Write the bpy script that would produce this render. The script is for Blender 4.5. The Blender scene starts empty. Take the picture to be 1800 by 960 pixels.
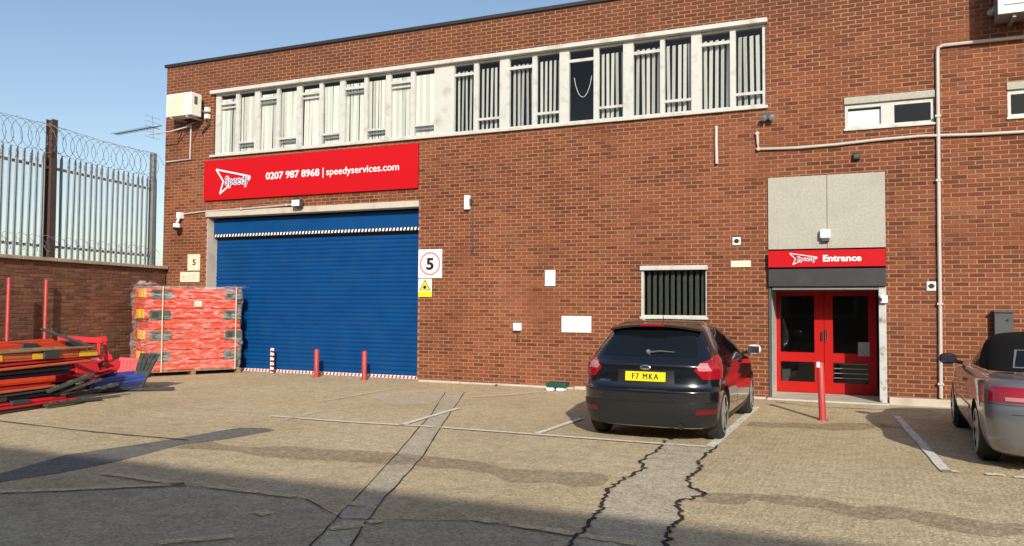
import bpy, bmesh, math, random
from mathutils import Vector, Matrix
R = math.radians
rnd = random.Random(7)
scene = bpy.context.scene
COL = scene.collection

# ------------------------------------------------------------------ camera
F_PX, YAW, PITCH, ROLL, CAM_D, CAM_H = 1414.9, -0.413694, 0.0408867, 0.0067142, 15.398, 1.6529
fw = Vector((math.sin(YAW)*math.cos(PITCH), math.cos(YAW)*math.cos(PITCH), math.sin(PITCH)))
rt = Vector((math.cos(YAW), -math.sin(YAW), 0)); up = rt.cross(fw)
rt, up = math.cos(ROLL)*rt + math.sin(ROLL)*up, -math.sin(ROLL)*rt + math.cos(ROLL)*up
CAM = Vector((0, -CAM_D, CAM_H))
cam_d = bpy.data.cameras.new('camera'); cam = bpy.data.objects.new('camera', cam_d); COL.objects.link(cam)
cam_d.sensor_width = 36; cam_d.lens = F_PX/1800*36; cam_d.clip_end = 2000
cam.matrix_world = Matrix(((rt.x, up.x, -fw.x, CAM.x), (rt.y, up.y, -fw.y, CAM.y), (rt.z, up.z, -fw.z, CAM.z), (0, 0, 0, 1)))
scene.camera = cam

# ------------------------------------------------------------------ sky, sun, exposure
SUN_AZ, SUN_EL = 28.0, 24.5          # degrees; azimuth measured from the facade normal towards +X
to_sun = Vector((math.sin(R(SUN_AZ))*math.cos(R(SUN_EL)), -math.cos(R(SUN_AZ))*math.cos(R(SUN_EL)), math.sin(R(SUN_EL))))
world = bpy.data.worlds.new('World'); scene.world = world; world.use_nodes = True
wn = world.node_tree; bg = wn.nodes['Background']
sky = wn.nodes.new('ShaderNodeTexSky'); sky.sky_type = 'NISHITA'; sky.sun_disc = False
sky.sun_elevation = R(SUN_EL); sky.sun_rotation = math.atan2(to_sun.x, to_sun.y)
sky.air_density = 1.0; sky.dust_density = 1.25; sky.ozone_density = 1.0; sky.altitude = 20
wn.links.new(sky.outputs[0], bg.inputs[0]); bg.inputs[1].default_value = 0.132
sd = bpy.data.lights.new('sun', 'SUN'); sd.energy = 4.3; sd.angle = R(0.53); sd.color = (1.0, 0.93, 0.82)
so = bpy.data.objects.new('sun', sd); COL.objects.link(so); so.location = (10, -30, 30)
so.rotation_euler = to_sun.to_track_quat('Z', 'Y').to_euler()
vs = scene.view_settings; vs.view_transform = 'Standard'; vs.look = 'None'; vs.gamma = 1; vs.use_curve_mapping = False
vs.exposure = 0.13

# ------------------------------------------------------------------ from measurements to places
def ray(px, py): return fw + rt*((px-900)/F_PX) - up*((py-480)/F_PX)
def W(px, py, Y=0.0):                 # a measured point on a plane parallel to the facade
    d = ray(px, py); return CAM + d*((Y-CAM.y)/d.y)
def G(px, py, z=0.0):                 # a measured point on the ground
    d = ray(px, py); return CAM + d*((z-CAM.z)/d.z)

# ------------------------------------------------------------------ mesh and object helpers
class MB:
    def __init__(s): s.v = []; s.f = []
    def add(s, vs, fs):
        o = len(s.v); s.v += [Vector(v) for v in vs]; s.f += [[i+o for i in f] for f in fs]; return s
    def box(s, x0, x1, y0, y1, z0, z1, skip=''):
        if x0 > x1: x0, x1 = x1, x0
        if y0 > y1: y0, y1 = y1, y0
        if z0 > z1: z0, z1 = z1, z0
        fs = {'z': (0, 3, 2, 1), 'Z': (4, 5, 6, 7), 'y': (0, 1, 5, 4), 'Y': (2, 3, 7, 6), 'x': (3, 0, 4, 7), 'X': (1, 2, 6, 5)}
        return s.add([(x0,y0,z0),(x1,y0,z0),(x1,y1,z0),(x0,y1,z0),(x0,y0,z1),(x1,y0,z1),(x1,y1,z1),(x0,y1,z1)], [f for k, f in fs.items() if k not in skip])
    def obox(s, c, ax, ay, az):       # oriented box: centre and three half-axis vectors
        c, ax, ay, az = map(Vector, (c, ax, ay, az)); vs = []
        for k in (-1, 1):
            for a, b in ((-1,-1),(1,-1),(1,1),(-1,1)): vs.append(c+ax*a+ay*b+az*k)
        return s.add(vs, [(0,3,2,1),(4,5,6,7),(0,1,5,4),(2,3,7,6),(3,0,4,7),(1,2,6,5)])
    def tube(s, pts, r, n=8, cap=True):
        pts = [Vector(p) for p in pts]; rings = []; prev = None
        rr = r if isinstance(r, (list, tuple)) else [r]*len(pts)
        for i, p in enumerate(pts):
            t = (pts[min(i+1, len(pts)-1)] - pts[max(i-1, 0)]).normalized()
            a = prev - t*prev.dot(t) if prev else t.orthogonal()
            if a.length < 1e-6: a = t.orthogonal()
            a.normalize(); prev = a; b = t.cross(a)
            rings.append([p + (a*math.cos(2*math.pi*k/n) + b*math.sin(2*math.pi*k/n))*rr[i] for k in range(n)])
        vs = [v for g in rings for v in g]; fs = []
        for i in range(len(pts)-1):
            for k in range(n): fs.append((i*n+k, i*n+(k+1) % n, (i+1)*n+(k+1) % n, (i+1)*n+k))
        if cap: fs += [tuple(range(n-1, -1, -1)), tuple(range((len(pts)-1)*n, len(pts)*n))]
        return s.add(vs, fs)
    def lathe(s, prof, c, axis, n=24, closed=False):   # prof: (along, radius)
        c, ax = Vector(c), Vector(axis).normalized(); a = ax.orthogonal().normalized(); b = ax.cross(a)
        m = len(prof); vs = [c + ax*h + (a*math.cos(2*math.pi*k/n) + b*math.sin(2*math.pi*k/n))*r for h, r in prof for k in range(n)]
        fs = [(i*n+k, i*n+(k+1) % n, (i+1)*n+(k+1) % n, (i+1)*n+k) for i in range(m-1) for k in range(n)]
        if closed: fs += [((m-1)*n+k, (m-1)*n+(k+1) % n, (k+1) % n, k) for k in range(n)]
        else: fs += [tuple(range(n-1, -1, -1)), tuple(range((m-1)*n, m*n))]
        return s.add(vs, fs)
    def prism(s, poly, d):            # poly: 3d points, d: extrusion vector
        poly = [Vector(p) for p in poly]; d = Vector(d); n = len(poly)
        return s.add(poly + [p+d for p in poly], [tuple(range(n)), tuple(range(2*n-1, n-1, -1))] + [(i, i+n, (i+1) % n+n, (i+1) % n) for i in range(n)])
    def mesh(s, name, off=Vector((0, 0, 0))):
        me = bpy.data.meshes.new(name); me.from_pydata([tuple(v-off) for v in s.v], [], s.f)
        bm = bmesh.new(); bm.from_mesh(me); bmesh.ops.recalc_face_normals(bm, faces=bm.faces); bm.to_mesh(me); bm.free()
        return me
    def base(s):
        xs, ys, zs = zip(*[tuple(v) for v in s.v]); return Vector(((min(xs)+max(xs))/2, (min(ys)+max(ys))/2, min(zs)))
    def build(s, name, mt, parent=None, local=False, smooth=False, bevel=0, angle=40):
        off = Vector((0, 0, 0))
        if parent is None: off = s.base()
        elif not local:
            p = parent
            while p: off = off + p.location; p = p.parent
        me = s.mesh(name, off); me.materials.append(mt)
        o = bpy.data.objects.new(name, me); COL.objects.link(o)
        if parent is None: o.location = off
        else: o.parent = parent
        if smooth:
            for p in me.polygons: p.use_smooth = True
            me.set_sharp_from_angle(angle=R(angle))
        if bevel:
            b = o.modifiers.new('bevel', 'BEVEL'); b.width = bevel; b.segments = 2; b.limit_method = 'ANGLE'
        return o
def tag(o, label, cat, group=None):
    o['label'] = label; o['category'] = cat
    if group: o['group'] = group
    return o
def kind(o, k): o['kind'] = k; return o
def thing(name, loc, label, cat, group=None, rz=0):
    o = bpy.data.objects.new(name, None); o.empty_display_size = .2; COL.objects.link(o); o.location = Vector(loc); o.rotation_euler[2] = rz
    return tag(o, label, cat, group)
def B(*a): return MB().box(*a)
def copy_tree(o, parent=None):
    c = o.copy(); COL.objects.link(c); c.parent = parent
    for ch in list(o.children): copy_tree(ch, c)
    return c
def text(name, body, width, height, mt, parent, origin, bold=0.0, thick=0.003, space=1.0):
    """lettering facing -Y (origin = left end of the baseline, world place)"""
    cu = bpy.data.curves.new(name, 'FONT'); cu.body = body; cu.size = 1; cu.extrude = 0.01; cu.offset = bold; cu.space_character = space; cu.resolution_u = 3
    t = bpy.data.objects.new('t', cu); COL.objects.link(t)
    me = bpy.data.meshes.new_from_object(t.evaluated_get(bpy.context.evaluated_depsgraph_get()))
    bpy.data.objects.remove(t); bpy.data.curves.remove(cu)
    xs = [v.co.x for v in me.vertices]; ys = [v.co.y for v in me.vertices]
    off = Vector((0, 0, 0)); p = parent
    while p: off = off + p.location; p = p.parent
    sx = width/(max(xs)-min(xs)); sy = height if height > 0 else sx
    hy = [v.co.y for v in me.vertices]
    for v in me.vertices:
        x, y, z = v.co
        v.co = Vector((origin[0]+(x-min(xs))*sx, origin[1]-z/0.01*thick, origin[2]+y*sy)) - off
    bm = bmesh.new(); bm.from_mesh(me); bmesh.ops.recalc_face_normals(bm, faces=bm.faces); bm.to_mesh(me); bm.free()
    me.materials.clear(); me.materials.append(mt)
    o = bpy.data.objects.new(name, me); COL.objects.link(o); o.parent = parent
    return o

# ------------------------------------------------------------------ materials
MATS = {}
def mat(name, col, rough=.6, metal=0, var=.15, scale=6, bump=0, bscale=60, spec=.5, coat=0, dirt=None, dirt_amt=0, dscale=1.2):
    m = bpy.data.materials.new(name); m.use_nodes = True; nt = m.node_tree; p = nt.nodes['Principled BSDF']
    p.inputs['Roughness'].default_value = rough; p.inputs['Metallic'].default_value = metal
    p.inputs['Specular IOR Level'].default_value = spec; p.inputs['Coat Weight'].default_value = coat; p.inputs['Coat Roughness'].default_value = .03
    geo = nt.nodes.new('ShaderNodeNewGeometry')
    def noise(sc, det=4):
        n = nt.nodes.new('ShaderNodeTexNoise'); n.inputs['Scale'].default_value = sc; n.inputs['Detail'].default_value = det
        nt.links.new(geo.outputs['Position'], n.inputs['Vector']); return n
    def mixc(a, b, fac):
        x = nt.nodes.new('ShaderNodeMix'); x.data_type = 'RGBA'
        for s_, v in ((6, a), (7, b)):
            if isinstance(v, tuple): x.inputs[s_].default_value = (*v, 1)
            else: nt.links.new(v, x.inputs[s_])
        if isinstance(fac, float): x.inputs[0].default_value = fac
        else: nt.links.new(fac, x.inputs[0])
        return x.outputs[2]
    c = tuple(col)
    if var:
        lo = tuple(k*(1-var) for k in c); hi = tuple(min(1, k*(1+var)) for k in c)
        out = mixc(lo, hi, noise(scale).outputs[0])
    else: out = mixc(c, c, 0.0)
    if dirt:
        r = nt.nodes.new('ShaderNodeMapRange'); r.inputs[1].default_value = .52; r.inputs[2].default_value = .72; r.inputs[4].default_value = dirt_amt
        nt.links.new(noise(dscale, 7).outputs[0], r.inputs[0]); out = mixc(out, tuple(dirt), r.outputs[0])
    nt.links.new(out, p.inputs['Base Color'])
    if bump:
        b = nt.nodes.new('ShaderNodeBump'); b.inputs['Strength'].default_value = bump; b.inputs['Distance'].default_value = .01
        nt.links.new(noise(bscale).outputs[0], b.inputs['Height']); nt.links.new(b.outputs[0], p.inputs['Normal'])
    MATS[name] = m
    return m
def ramp(nt, fac, stops, interp='LINEAR'):
    r = nt.nodes.new('ShaderNodeValToRGB'); r.color_ramp.interpolation = interp; e = r.color_ramp.elements
    while len(e) < len(stops): e.new(.5)
    for k, (pos, c) in enumerate(stops): e[k].position = pos; e[k].color = (*c, 1) if len(c) == 3 else c
    nt.links.new(fac, r.inputs[0]); return r.outputs[0]
def node(nt, t, **kw):
    n = nt.nodes.new(t)
    for k, v in kw.items(): setattr(n, k, v)
    return n
def brick_mat(name, stops, stain, stain_amt, bright=1.0, soot=False):
    m = bpy.data.materials.new(name); m.use_nodes = True; nt = m.node_tree; L = nt.links.new; p = nt.nodes['Principled BSDF']
    p.inputs['Roughness'].default_value = .85; p.inputs['Specular IOR Level'].default_value = .25
    geo = node(nt, 'ShaderNodeNewGeometry'); oi = node(nt, 'ShaderNodeObjectInfo')
    ad = node(nt, 'ShaderNodeMath', operation='ADD'); L(geo.outputs['Random Per Island'], ad.inputs[0]); L(oi.outputs['Random'], ad.inputs[1])
    fr = node(nt, 'ShaderNodeMath', operation='FRACT'); L(ad.outputs[0], fr.inputs[0])
    c = ramp(nt, fr.outputs[0], stops)
    n1 = node(nt, 'ShaderNodeTexNoise'); n1.inputs['Scale'].default_value = .38; n1.inputs['Detail'].default_value = 5; L(geo.outputs['Position'], n1.inputs['Vector'])
    n2 = node(nt, 'ShaderNodeTexNoise'); n2.inputs['Scale'].default_value = 45; n2.inputs['Detail'].default_value = 3; L(geo.outputs['Position'], n2.inputs['Vector'])
    mr = node(nt, 'ShaderNodeMapRange'); mr.inputs[1].default_value = .3; mr.inputs[2].default_value = .7; mr.inputs[3].default_value = .66*bright; mr.inputs[4].default_value = 1.14*bright; L(n1.outputs[0], mr.inputs[0])
    mr2 = node(nt, 'ShaderNodeMapRange'); mr2.inputs[1].default_value = .3; mr2.inputs[2].default_value = .7; mr2.inputs[3].default_value = .8; mr2.inputs[4].default_value = 1.18; L(n2.outputs[0], mr2.inputs[0])
    mu = node(nt, 'ShaderNodeMath', operation='MULTIPLY'); L(mr.outputs[0], mu.inputs[0]); L(mr2.outputs[0], mu.inputs[1])
    vm = node(nt, 'ShaderNodeVectorMath', operation='SCALE'); L(c, vm.inputs[0]); L(mu.outputs[0], vm.inputs['Scale'])
    n3 = node(nt, 'ShaderNodeTexNoise'); n3.inputs['Scale'].default_value = .8; n3.inputs['Detail'].default_value = 8; n3.inputs['Roughness'].default_value = .7; L(geo.outputs['Position'], n3.inputs['Vector'])
    ms = node(nt, 'ShaderNodeMapRange'); ms.inputs[1].default_value = .55; ms.inputs[2].default_value = .75; ms.inputs[4].default_value = stain_amt; L(n3.outputs[0], ms.inputs[0])
    mx = node(nt, 'ShaderNodeMix', data_type='RGBA'); L(ms.outputs[0], mx.inputs[0]); L(vm.outputs[0], mx.inputs[6]); mx.inputs[7].default_value = (*stain, 1)
    out = mx.outputs[2]
    if soot:      # rain-washed soot streaks running down the wall, thickest on the parapet and the top courses
        mp = node(nt, 'ShaderNodeMapping'); mp.inputs['Scale'].default_value = (2.4, 1, .22); L(geo.outputs['Position'], mp.inputs[0])
        ns = node(nt, 'ShaderNodeTexNoise'); ns.inputs['Scale'].default_value = 1.3; ns.inputs['Detail'].default_value = 7; ns.inputs['Roughness'].default_value = .65; L(mp.outputs[0], ns.inputs['Vector'])
        sx = node(nt, 'ShaderNodeSeparateXYZ'); L(geo.outputs['Position'], sx.inputs[0])
        zr = node(nt, 'ShaderNodeMapRange'); zr.inputs[1].default_value = 4.5; zr.inputs[2].default_value = 7.6; zr.inputs[3].default_value = -.06; zr.inputs[4].default_value = .3; L(sx.outputs[2], zr.inputs[0])
        ad2 = node(nt, 'ShaderNodeMath', operation='ADD'); L(ns.outputs[0], ad2.inputs[0]); L(zr.outputs[0], ad2.inputs[1])
        sr = node(nt, 'ShaderNodeMapRange'); sr.inputs[1].default_value = .5; sr.inputs[2].default_value = .85; sr.inputs[4].default_value = .75; L(ad2.outputs[0], sr.inputs[0])
        m2 = node(nt, 'ShaderNodeMix', data_type='RGBA'); L(sr.outputs[0], m2.inputs[0]); L(out, m2.inputs[6]); m2.inputs[7].default_value = (.105, .04, .024, 1); out = m2.outputs[2]
    L(out, p.inputs['Base Color'])
    b = node(nt, 'ShaderNodeBump'); b.inputs['Strength'].default_value = .5; b.inputs['Distance'].default_value = .004; L(n2.outputs[0], b.inputs['Height']); L(b.outputs[0], p.inputs['Normal'])
    return m
M_BRICK = brick_mat('brick', [(0, (.225, .072, .032)), (.3, (.185, .058, .026)), (.55, (.25, .084, .038)), (.8, (.155, .048, .022)), (.95, (.115, .038, .019)), (1, (.2, .064, .029))], (.27, .145, .085), .4, 1.0, True)
M_BRICK_OLD = brick_mat('brick_old', [(0, (.2, .085, .05)), (.3, (.14, .06, .038)), (.6, (.25, .11, .06)), (.85, (.1, .05, .035)), (1, (.19, .08, .045))], (.12, .1, .05), .6, 1.2)
M_MORTAR = mat('mortar', (.335, .17, .097), .95, var=.25, scale=1.2, bump=.3, bscale=80, dirt=(.17, .075, .042), dirt_amt=.8, dscale=.9)
M_MORTAR_OLD = mat('mortar_old', (.22, .155, .1), .95, var=.3, scale=3, bump=.3)
M_CONC = mat('concrete', (.52, .47, .38), .9, var=.12, scale=5, bump=.3, bscale=70, dirt=(.26, .22, .16), dirt_amt=.5, dscale=2.5)
M_CONC_PANEL = mat('concrete_panel', (.4, .39, .33), .9, var=.3, scale=26, bump=.3, bscale=90, dirt=(.36, .34, .28), dirt_amt=.6, dscale=2.2)
M_COPING = mat('coping', (.4, .34, .24), .95, var=.25, scale=4, bump=.4, bscale=40, dirt=(.13, .12, .06), dirt_amt=.6)
M_WHITE = mat('white_paint', (.53, .535, .50), .55, var=.06, scale=5, dirt=(.34, .32, .27), dirt_amt=.7, dscale=4.5)
M_WHITE_CLEAN = mat('white_board', (.8, .79, .75), .5, var=.03)
M_CREAM = mat('cream_board', (.72, .66, .48), .6, var=.05)
M_BLIND = mat('blind', (.72, .73, .68), .8, var=.08, scale=9)
M_BLIND2 = mat('blind_grey', (.56, .57, .54), .8, var=.1, scale=9)
M_RED = mat('sign_red', (.5, .006, .011), .5, var=.05, scale=2, spec=.15)
M_SWHITE = mat('sign_white', (.85, .82, .82), .5, var=0)
M_NAVY = mat('sign_navy', (.05, .05, .22), .5, var=0)
M_BLACK = mat('black', (.012, .012, .012), .5, var=0)
M_BLUE = mat('shutter_blue', (.003, .055, .19), .5, var=.2, scale=2.2, spec=.15, dirt=(.01, .066, .17), dirt_amt=.4, dscale=1.8)
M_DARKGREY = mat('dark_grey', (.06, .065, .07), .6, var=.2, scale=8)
M_HOOD = mat('hood_grey', (.028, .03, .033), .5, var=.25, scale=10, dirt=(.05, .05, .05), dirt_amt=.6, dscale=4)
M_ROOFEDGE = mat('roof_edge', (.02, .02, .022), .6)
M_PIPE = mat('pipe_pale', (.5, .45, .41), .5, var=.12, scale=4)
M_GREYMETAL = mat('grey_metal', (.32, .33, .34), .45, metal=.6, var=.2, scale=9)
M_WORN = mat('worn_metal', (.5, .5, .48), .6, metal=.2, var=.2, scale=8, dirt=(.05, .05, .05), dirt_amt=1, dscale=7)
M_GALV = mat('galvanised', (.21, .235, .24), .6, metal=.2, var=.25, scale=6)
M_RUST = mat('rusty_steel', (.075, .045, .036), .8, var=.35, scale=7)
M_DOORRED = mat('door_red', (.44, .007, .006), .4, spec=.25, var=.08, dirt=(.3, .012, .01), dirt_amt=.5, dscale=3)
M_BOLLARD = mat('bollard_red', (.45, .045, .04), .5, var=.2, scale=12, dirt=(.3, .12, .1), dirt_amt=.6, dscale=9)
M_ORANGE = mat('barrier_orange', (.74, .06, .009), .5, var=.12, scale=6, dirt=(.45, .1, .04), dirt_amt=.5, dscale=5)
M_ORANGE2 = mat('barrier_orange_dull', (.6, .13, .045), .6, var=.2, scale=5, dirt=(.32, .14, .08), dirt_amt=.7, dscale=4)
M_REDPL = mat('barrier_red', (.6, .02, .025), .5, var=.2, scale=7)
M_REDDK = mat('barrier_dark_red', (.25, .012, .02), .5, var=.25, scale=7)
M_BLUEPL = mat('barrier_blue', (.03, .07, .3), .5, var=.25, scale=7)
M_NAVYPL = mat('barrier_navy', (.018, .02, .07), .6, var=.3, scale=7)
M_RUBBER = mat('rubber', (.045, .047, .045), .8, var=.35, scale=14)
M_RUBBERG = mat('rubber_grey', (.085, .1, .075), .8, var=.4, scale=14)
M_YELLOW = mat('reflector_yellow', (.85, .5, .02), .4, var=.1)
M_SIGNYEL = mat('sign_yellow', (.85, .65, .02), .45, var=.03)
M_AC = mat('ac_casing', (.74, .72, .64), .5, var=.05, dirt=(.5, .46, .38), dirt_amt=.4)
M_TIMBER = mat('timber', (.26, .17, .09), .85, var=.35, scale=12)
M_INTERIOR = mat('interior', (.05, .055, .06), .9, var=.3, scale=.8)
M_OPPOSITE = mat('opposite_wall', (.2, .15, .12), .9, var=.2, scale=.5)
M_PAINT_BLACK = mat('car_black', (.006, .007, .010), .18, var=0, coat=1)
M_PAINT_SILVER = mat('car_silver', (.21, .217, .228), .35, metal=.5, var=0, coat=1)
M_PLASTIC = mat('car_plastic', (.012, .013, .015), .45, var=.15, scale=20)
M_GLASS = mat('car_glass', (.006, .008, .01), .04, var=0, spec=.6)
M_TYRE = mat('tyre', (.018, .018, .018), .85, var=.2, scale=20)
M_ALLOY = mat('alloy', (.55, .55, .56), .3, metal=.8, var=.1)
M_CHROME = mat('chrome', (.75, .75, .76), .12, metal=1, var=0)
M_LAMPRED = mat('lamp_red', (.33, .004, .012), .12, var=.1, scale=30, coat=1)
M_REFL = mat('reflector_red', (.12, .006, .012), .25, var=.1)
M_LAMPCLR = mat('lamp_clear', (.48, .22, .22), .15, var=.1, scale=30, coat=1)
M_PLATEY = mat('plate_yellow', (.85, .68, .01), .4, var=0)
M_SOFTTOP = mat('soft_top', (.008, .008, .008), .9, var=.2, spec=.15, bump=.2, bscale=300)
M_GREEN = mat('dark_green', (.006, .07, .045), .5, var=.2)
M_LAMPGLASS = mat('lamp_glass', (.8, .8, .77), .25, var=.05)

def glass_mat():
    m = bpy.data.materials.new('window_glass'); m.use_nodes = True; nt = m.node_tree; L = nt.links.new
    for n in list(nt.nodes): nt.nodes.remove(n)
    o = node(nt, 'ShaderNodeOutputMaterial'); mx = node(nt, 'ShaderNodeMixShader'); t = node(nt, 'ShaderNodeBsdfTransparent'); g = node(nt, 'ShaderNodeBsdfGlossy'); f = node(nt, 'ShaderNodeFresnel')
    t.inputs[0].default_value = (.965, .97, .96, 1); g.inputs['Roughness'].default_value = .02; f.inputs[0].default_value = 1.5
    gb = node(nt, 'ShaderNodeNewGeometry'); iv = node(nt, 'ShaderNodeMath', operation='SUBTRACT'); iv.inputs[0].default_value = 1; L(gb.outputs['Backfacing'], iv.inputs[1])
    mu = node(nt, 'ShaderNodeMath', operation='MULTIPLY'); L(f.outputs[0], mu.inputs[0]); L(iv.outputs[0], mu.inputs[1])
    L(mu.outputs[0], mx.inputs[0]); L(t.outputs[0], mx.inputs[1]); L(g.outputs[0], mx.inputs[2]); L(mx.outputs[0], o.inputs[0]); return m
M_PANE = glass_mat()
def film_mat():
    m = bpy.data.materials.new('shrink_film'); m.use_nodes = True; nt = m.node_tree; L = nt.links.new; p = nt.nodes['Principled BSDF']; o = nt.nodes['Material Output']
    p.inputs['Base Color'].default_value = (.86, .8, .8, 1); p.inputs['Roughness'].default_value = .18
    t = node(nt, 'ShaderNodeBsdfTransparent'); mx = node(nt, 'ShaderNodeMixShader'); geo = node(nt, 'ShaderNodeNewGeometry')
    mp = node(nt, 'ShaderNodeMapping'); mp.inputs['Scale'].default_value = (3.5, 3.5, 14); L(geo.outputs['Position'], mp.inputs[0])
    n = node(nt, 'ShaderNodeTexNoise'); n.inputs['Scale'].default_value = 1.4; n.inputs['Detail'].default_value = 6; n.inputs['Distortion'].default_value = .8; L(mp.outputs[0], n.inputs['Vector'])
    r = node(nt, 'ShaderNodeMapRange'); r.inputs[1].default_value = .45; r.inputs[2].default_value = .8; r.inputs[3].default_value = .04; r.inputs[4].default_value = .55; L(n.outputs[0], r.inputs[0])
    L(r.outputs[0], mx.inputs[0]); L(t.outputs[0], mx.inputs[1]); L(p.outputs[0], mx.inputs[2]); L(mx.outputs[0], o.inputs[0]); return m
M_FILM = film_mat()
def paint_mat(name, col, lo, hi, rough=.8):       # worn road paint: chips show the ground below
    m = bpy.data.materials.new(name); m.use_nodes = True; nt = m.node_tree; L = nt.links.new; p = nt.nodes['Principled BSDF']; o = nt.nodes['Material Output']
    p.inputs['Base Color'].default_value = (*col, 1); p.inputs['Roughness'].default_value = rough
    t = node(nt, 'ShaderNodeBsdfTransparent'); mx = node(nt, 'ShaderNodeMixShader'); geo = node(nt, 'ShaderNodeNewGeometry')
    n = node(nt, 'ShaderNodeTexNoise'); n.inputs['Scale'].default_value = 16; n.inputs['Detail'].default_value = 9; n.inputs['Roughness'].default_value = .8; L(geo.outputs['Position'], n.inputs['Vector'])
    r = node(nt, 'ShaderNodeMapRange'); r.inputs[1].default_value = lo; r.inputs[2].default_value = hi; L(n.outputs[0], r.inputs[0])
    L(r.outputs[0], mx.inputs[0]); L(t.outputs[0], mx.inputs[1]); L(p.outputs[0], mx.inputs[2]); L(mx.outputs[0], o.inputs[0]); return m
M_LINE = paint_mat('line_white', (.82, .79, .7), .32, .5)
M_LINE_WORN = paint_mat('line_white_worn', (.74, .68, .55), .4, .64)
M_LINE_YEL = paint_mat('line_yellow_worn', (.7, .58, .34), .34, .56)
M_PALE = paint_mat('pale_stain', (.72, .63, .48), .34, .66)
M_BAND = paint_mat('dark_stain', (.27, .2, .125), .36, .85, .95)
def ground_mat(name, c1, c2, c3, ridges=0.0):
    m = bpy.data.materials.new(name); m.use_nodes = True; nt = m.node_tree; L = nt.links.new; p = nt.nodes['Principled BSDF']
    p.inputs['Roughness'].default_value = .92; p.inputs['Specular IOR Level'].default_value = .25
    geo = node(nt, 'ShaderNodeNewGeometry')
    def nz(sc, d, ro=.6):
        n = node(nt, 'ShaderNodeTexNoise'); n.inputs['Scale'].default_value = sc; n.inputs['Detail'].default_value = d; n.inputs['Roughness'].default_value = ro; L(geo.outputs['Position'], n.inputs['Vector']); return n
    big = ramp(nt, nz(.45, 6).outputs[0], [(.3, c1), (.52, c2), (.72, c3)])
    vo = node(nt, 'ShaderNodeTexVoronoi'); vo.inputs['Scale'].default_value = 54; L(geo.outputs['Position'], vo.inputs['Vector'])
    rgb = node(nt, 'ShaderNodeSeparateColor'); L(vo.outputs['Color'], rgb.inputs[0])
    st = ramp(nt, rgb.outputs[0], [(0, (.66, .65, .63)), (.25, (.9, .89, .87)), (.6, (1.02, 1.0, .98)), (.88, (1.14, 1.13, 1.12)), (1, (1.36, 1.34, 1.3))])
    mu = node(nt, 'ShaderNodeMix', data_type='RGBA', blend_type='MULTIPLY'); mu.inputs[0].default_value = 1; L(big, mu.inputs[6]); L(st, mu.inputs[7])
    sm = ramp(nt, nz(5, 8, .7).outputs[0], [(.3, (.78, .76, .74)), (.6, (1.06, 1.06, 1.06))])
    mu2 = node(nt, 'ShaderNodeMix', data_type='RGBA', blend_type='MULTIPLY'); mu2.inputs[0].default_value = 1; L(mu.outputs[2], mu2.inputs[6]); L(sm, mu2.inputs[7])
    # oily drips and dark spots
    dk = node(nt, 'ShaderNodeMapRange'); dk.inputs[1].default_value = .64; dk.inputs[2].default_value = .78; dk.inputs[4].default_value = .55; L(nz(1.1, 7, .65).outputs[0], dk.inputs[0])
    mx = node(nt, 'ShaderNodeMix', data_type='RGBA'); L(dk.outputs[0], mx.inputs[0]); L(mu2.outputs[2], mx.inputs[6]); mx.inputs[7].default_value = (.14, .11, .08, 1)
    L(mx.outputs[2], p.inputs['Base Color'])
    b = node(nt, 'ShaderNodeBump'); b.inputs['Strength'].default_value = .5; b.inputs['Distance'].default_value = .008
    h = vo.outputs['Distance']
    if ridges:
        wv = node(nt, 'ShaderNodeTexWave', wave_type='BANDS', bands_direction='X'); wv.inputs['Scale'].default_value = 5.2; wv.inputs['Distortion'].default_value = 4.5; wv.inputs['Detail'].default_value = 3; wv.inputs['Detail Scale'].default_value = 1.5
        L(geo.outputs['Position'], wv.inputs['Vector'])
        a = node(nt, 'ShaderNodeMath', operation='MULTIPLY_ADD'); L(wv.outputs['Fac'], a.inputs[0]); a.inputs[1].default_value = ridges; L(h, a.inputs[2]); h = a.outputs[0]
    L(h, b.inputs['Height']); L(b.outputs[0], p.inputs['Normal'])
    return m
M_GROUND = ground_mat('yard_concrete', (.49, .395, .24), (.565, .46, .285), (.61, .515, .345))
M_GROUND_R = ground_mat('tamped_concrete', (.48, .39, .235), (.56, .46, .285), (.61, .515, .34), .35)
M_STRIP = ground_mat('repair_concrete', (.47, .40, .29), (.53, .46, .335), (.57, .51, .39))
M_TAR = ground_mat('tar_patch', (.17, .165, .15), (.2, .195, .175), (.235, .225, .2))
M_LANE = ground_mat('lane_tarmac', (.43, .355, .245), (.49, .41, .285), (.54, .46, .33))
M_CRACK = mat('crack', (.025, .023, .02), .95, var=.5, scale=10)

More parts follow.
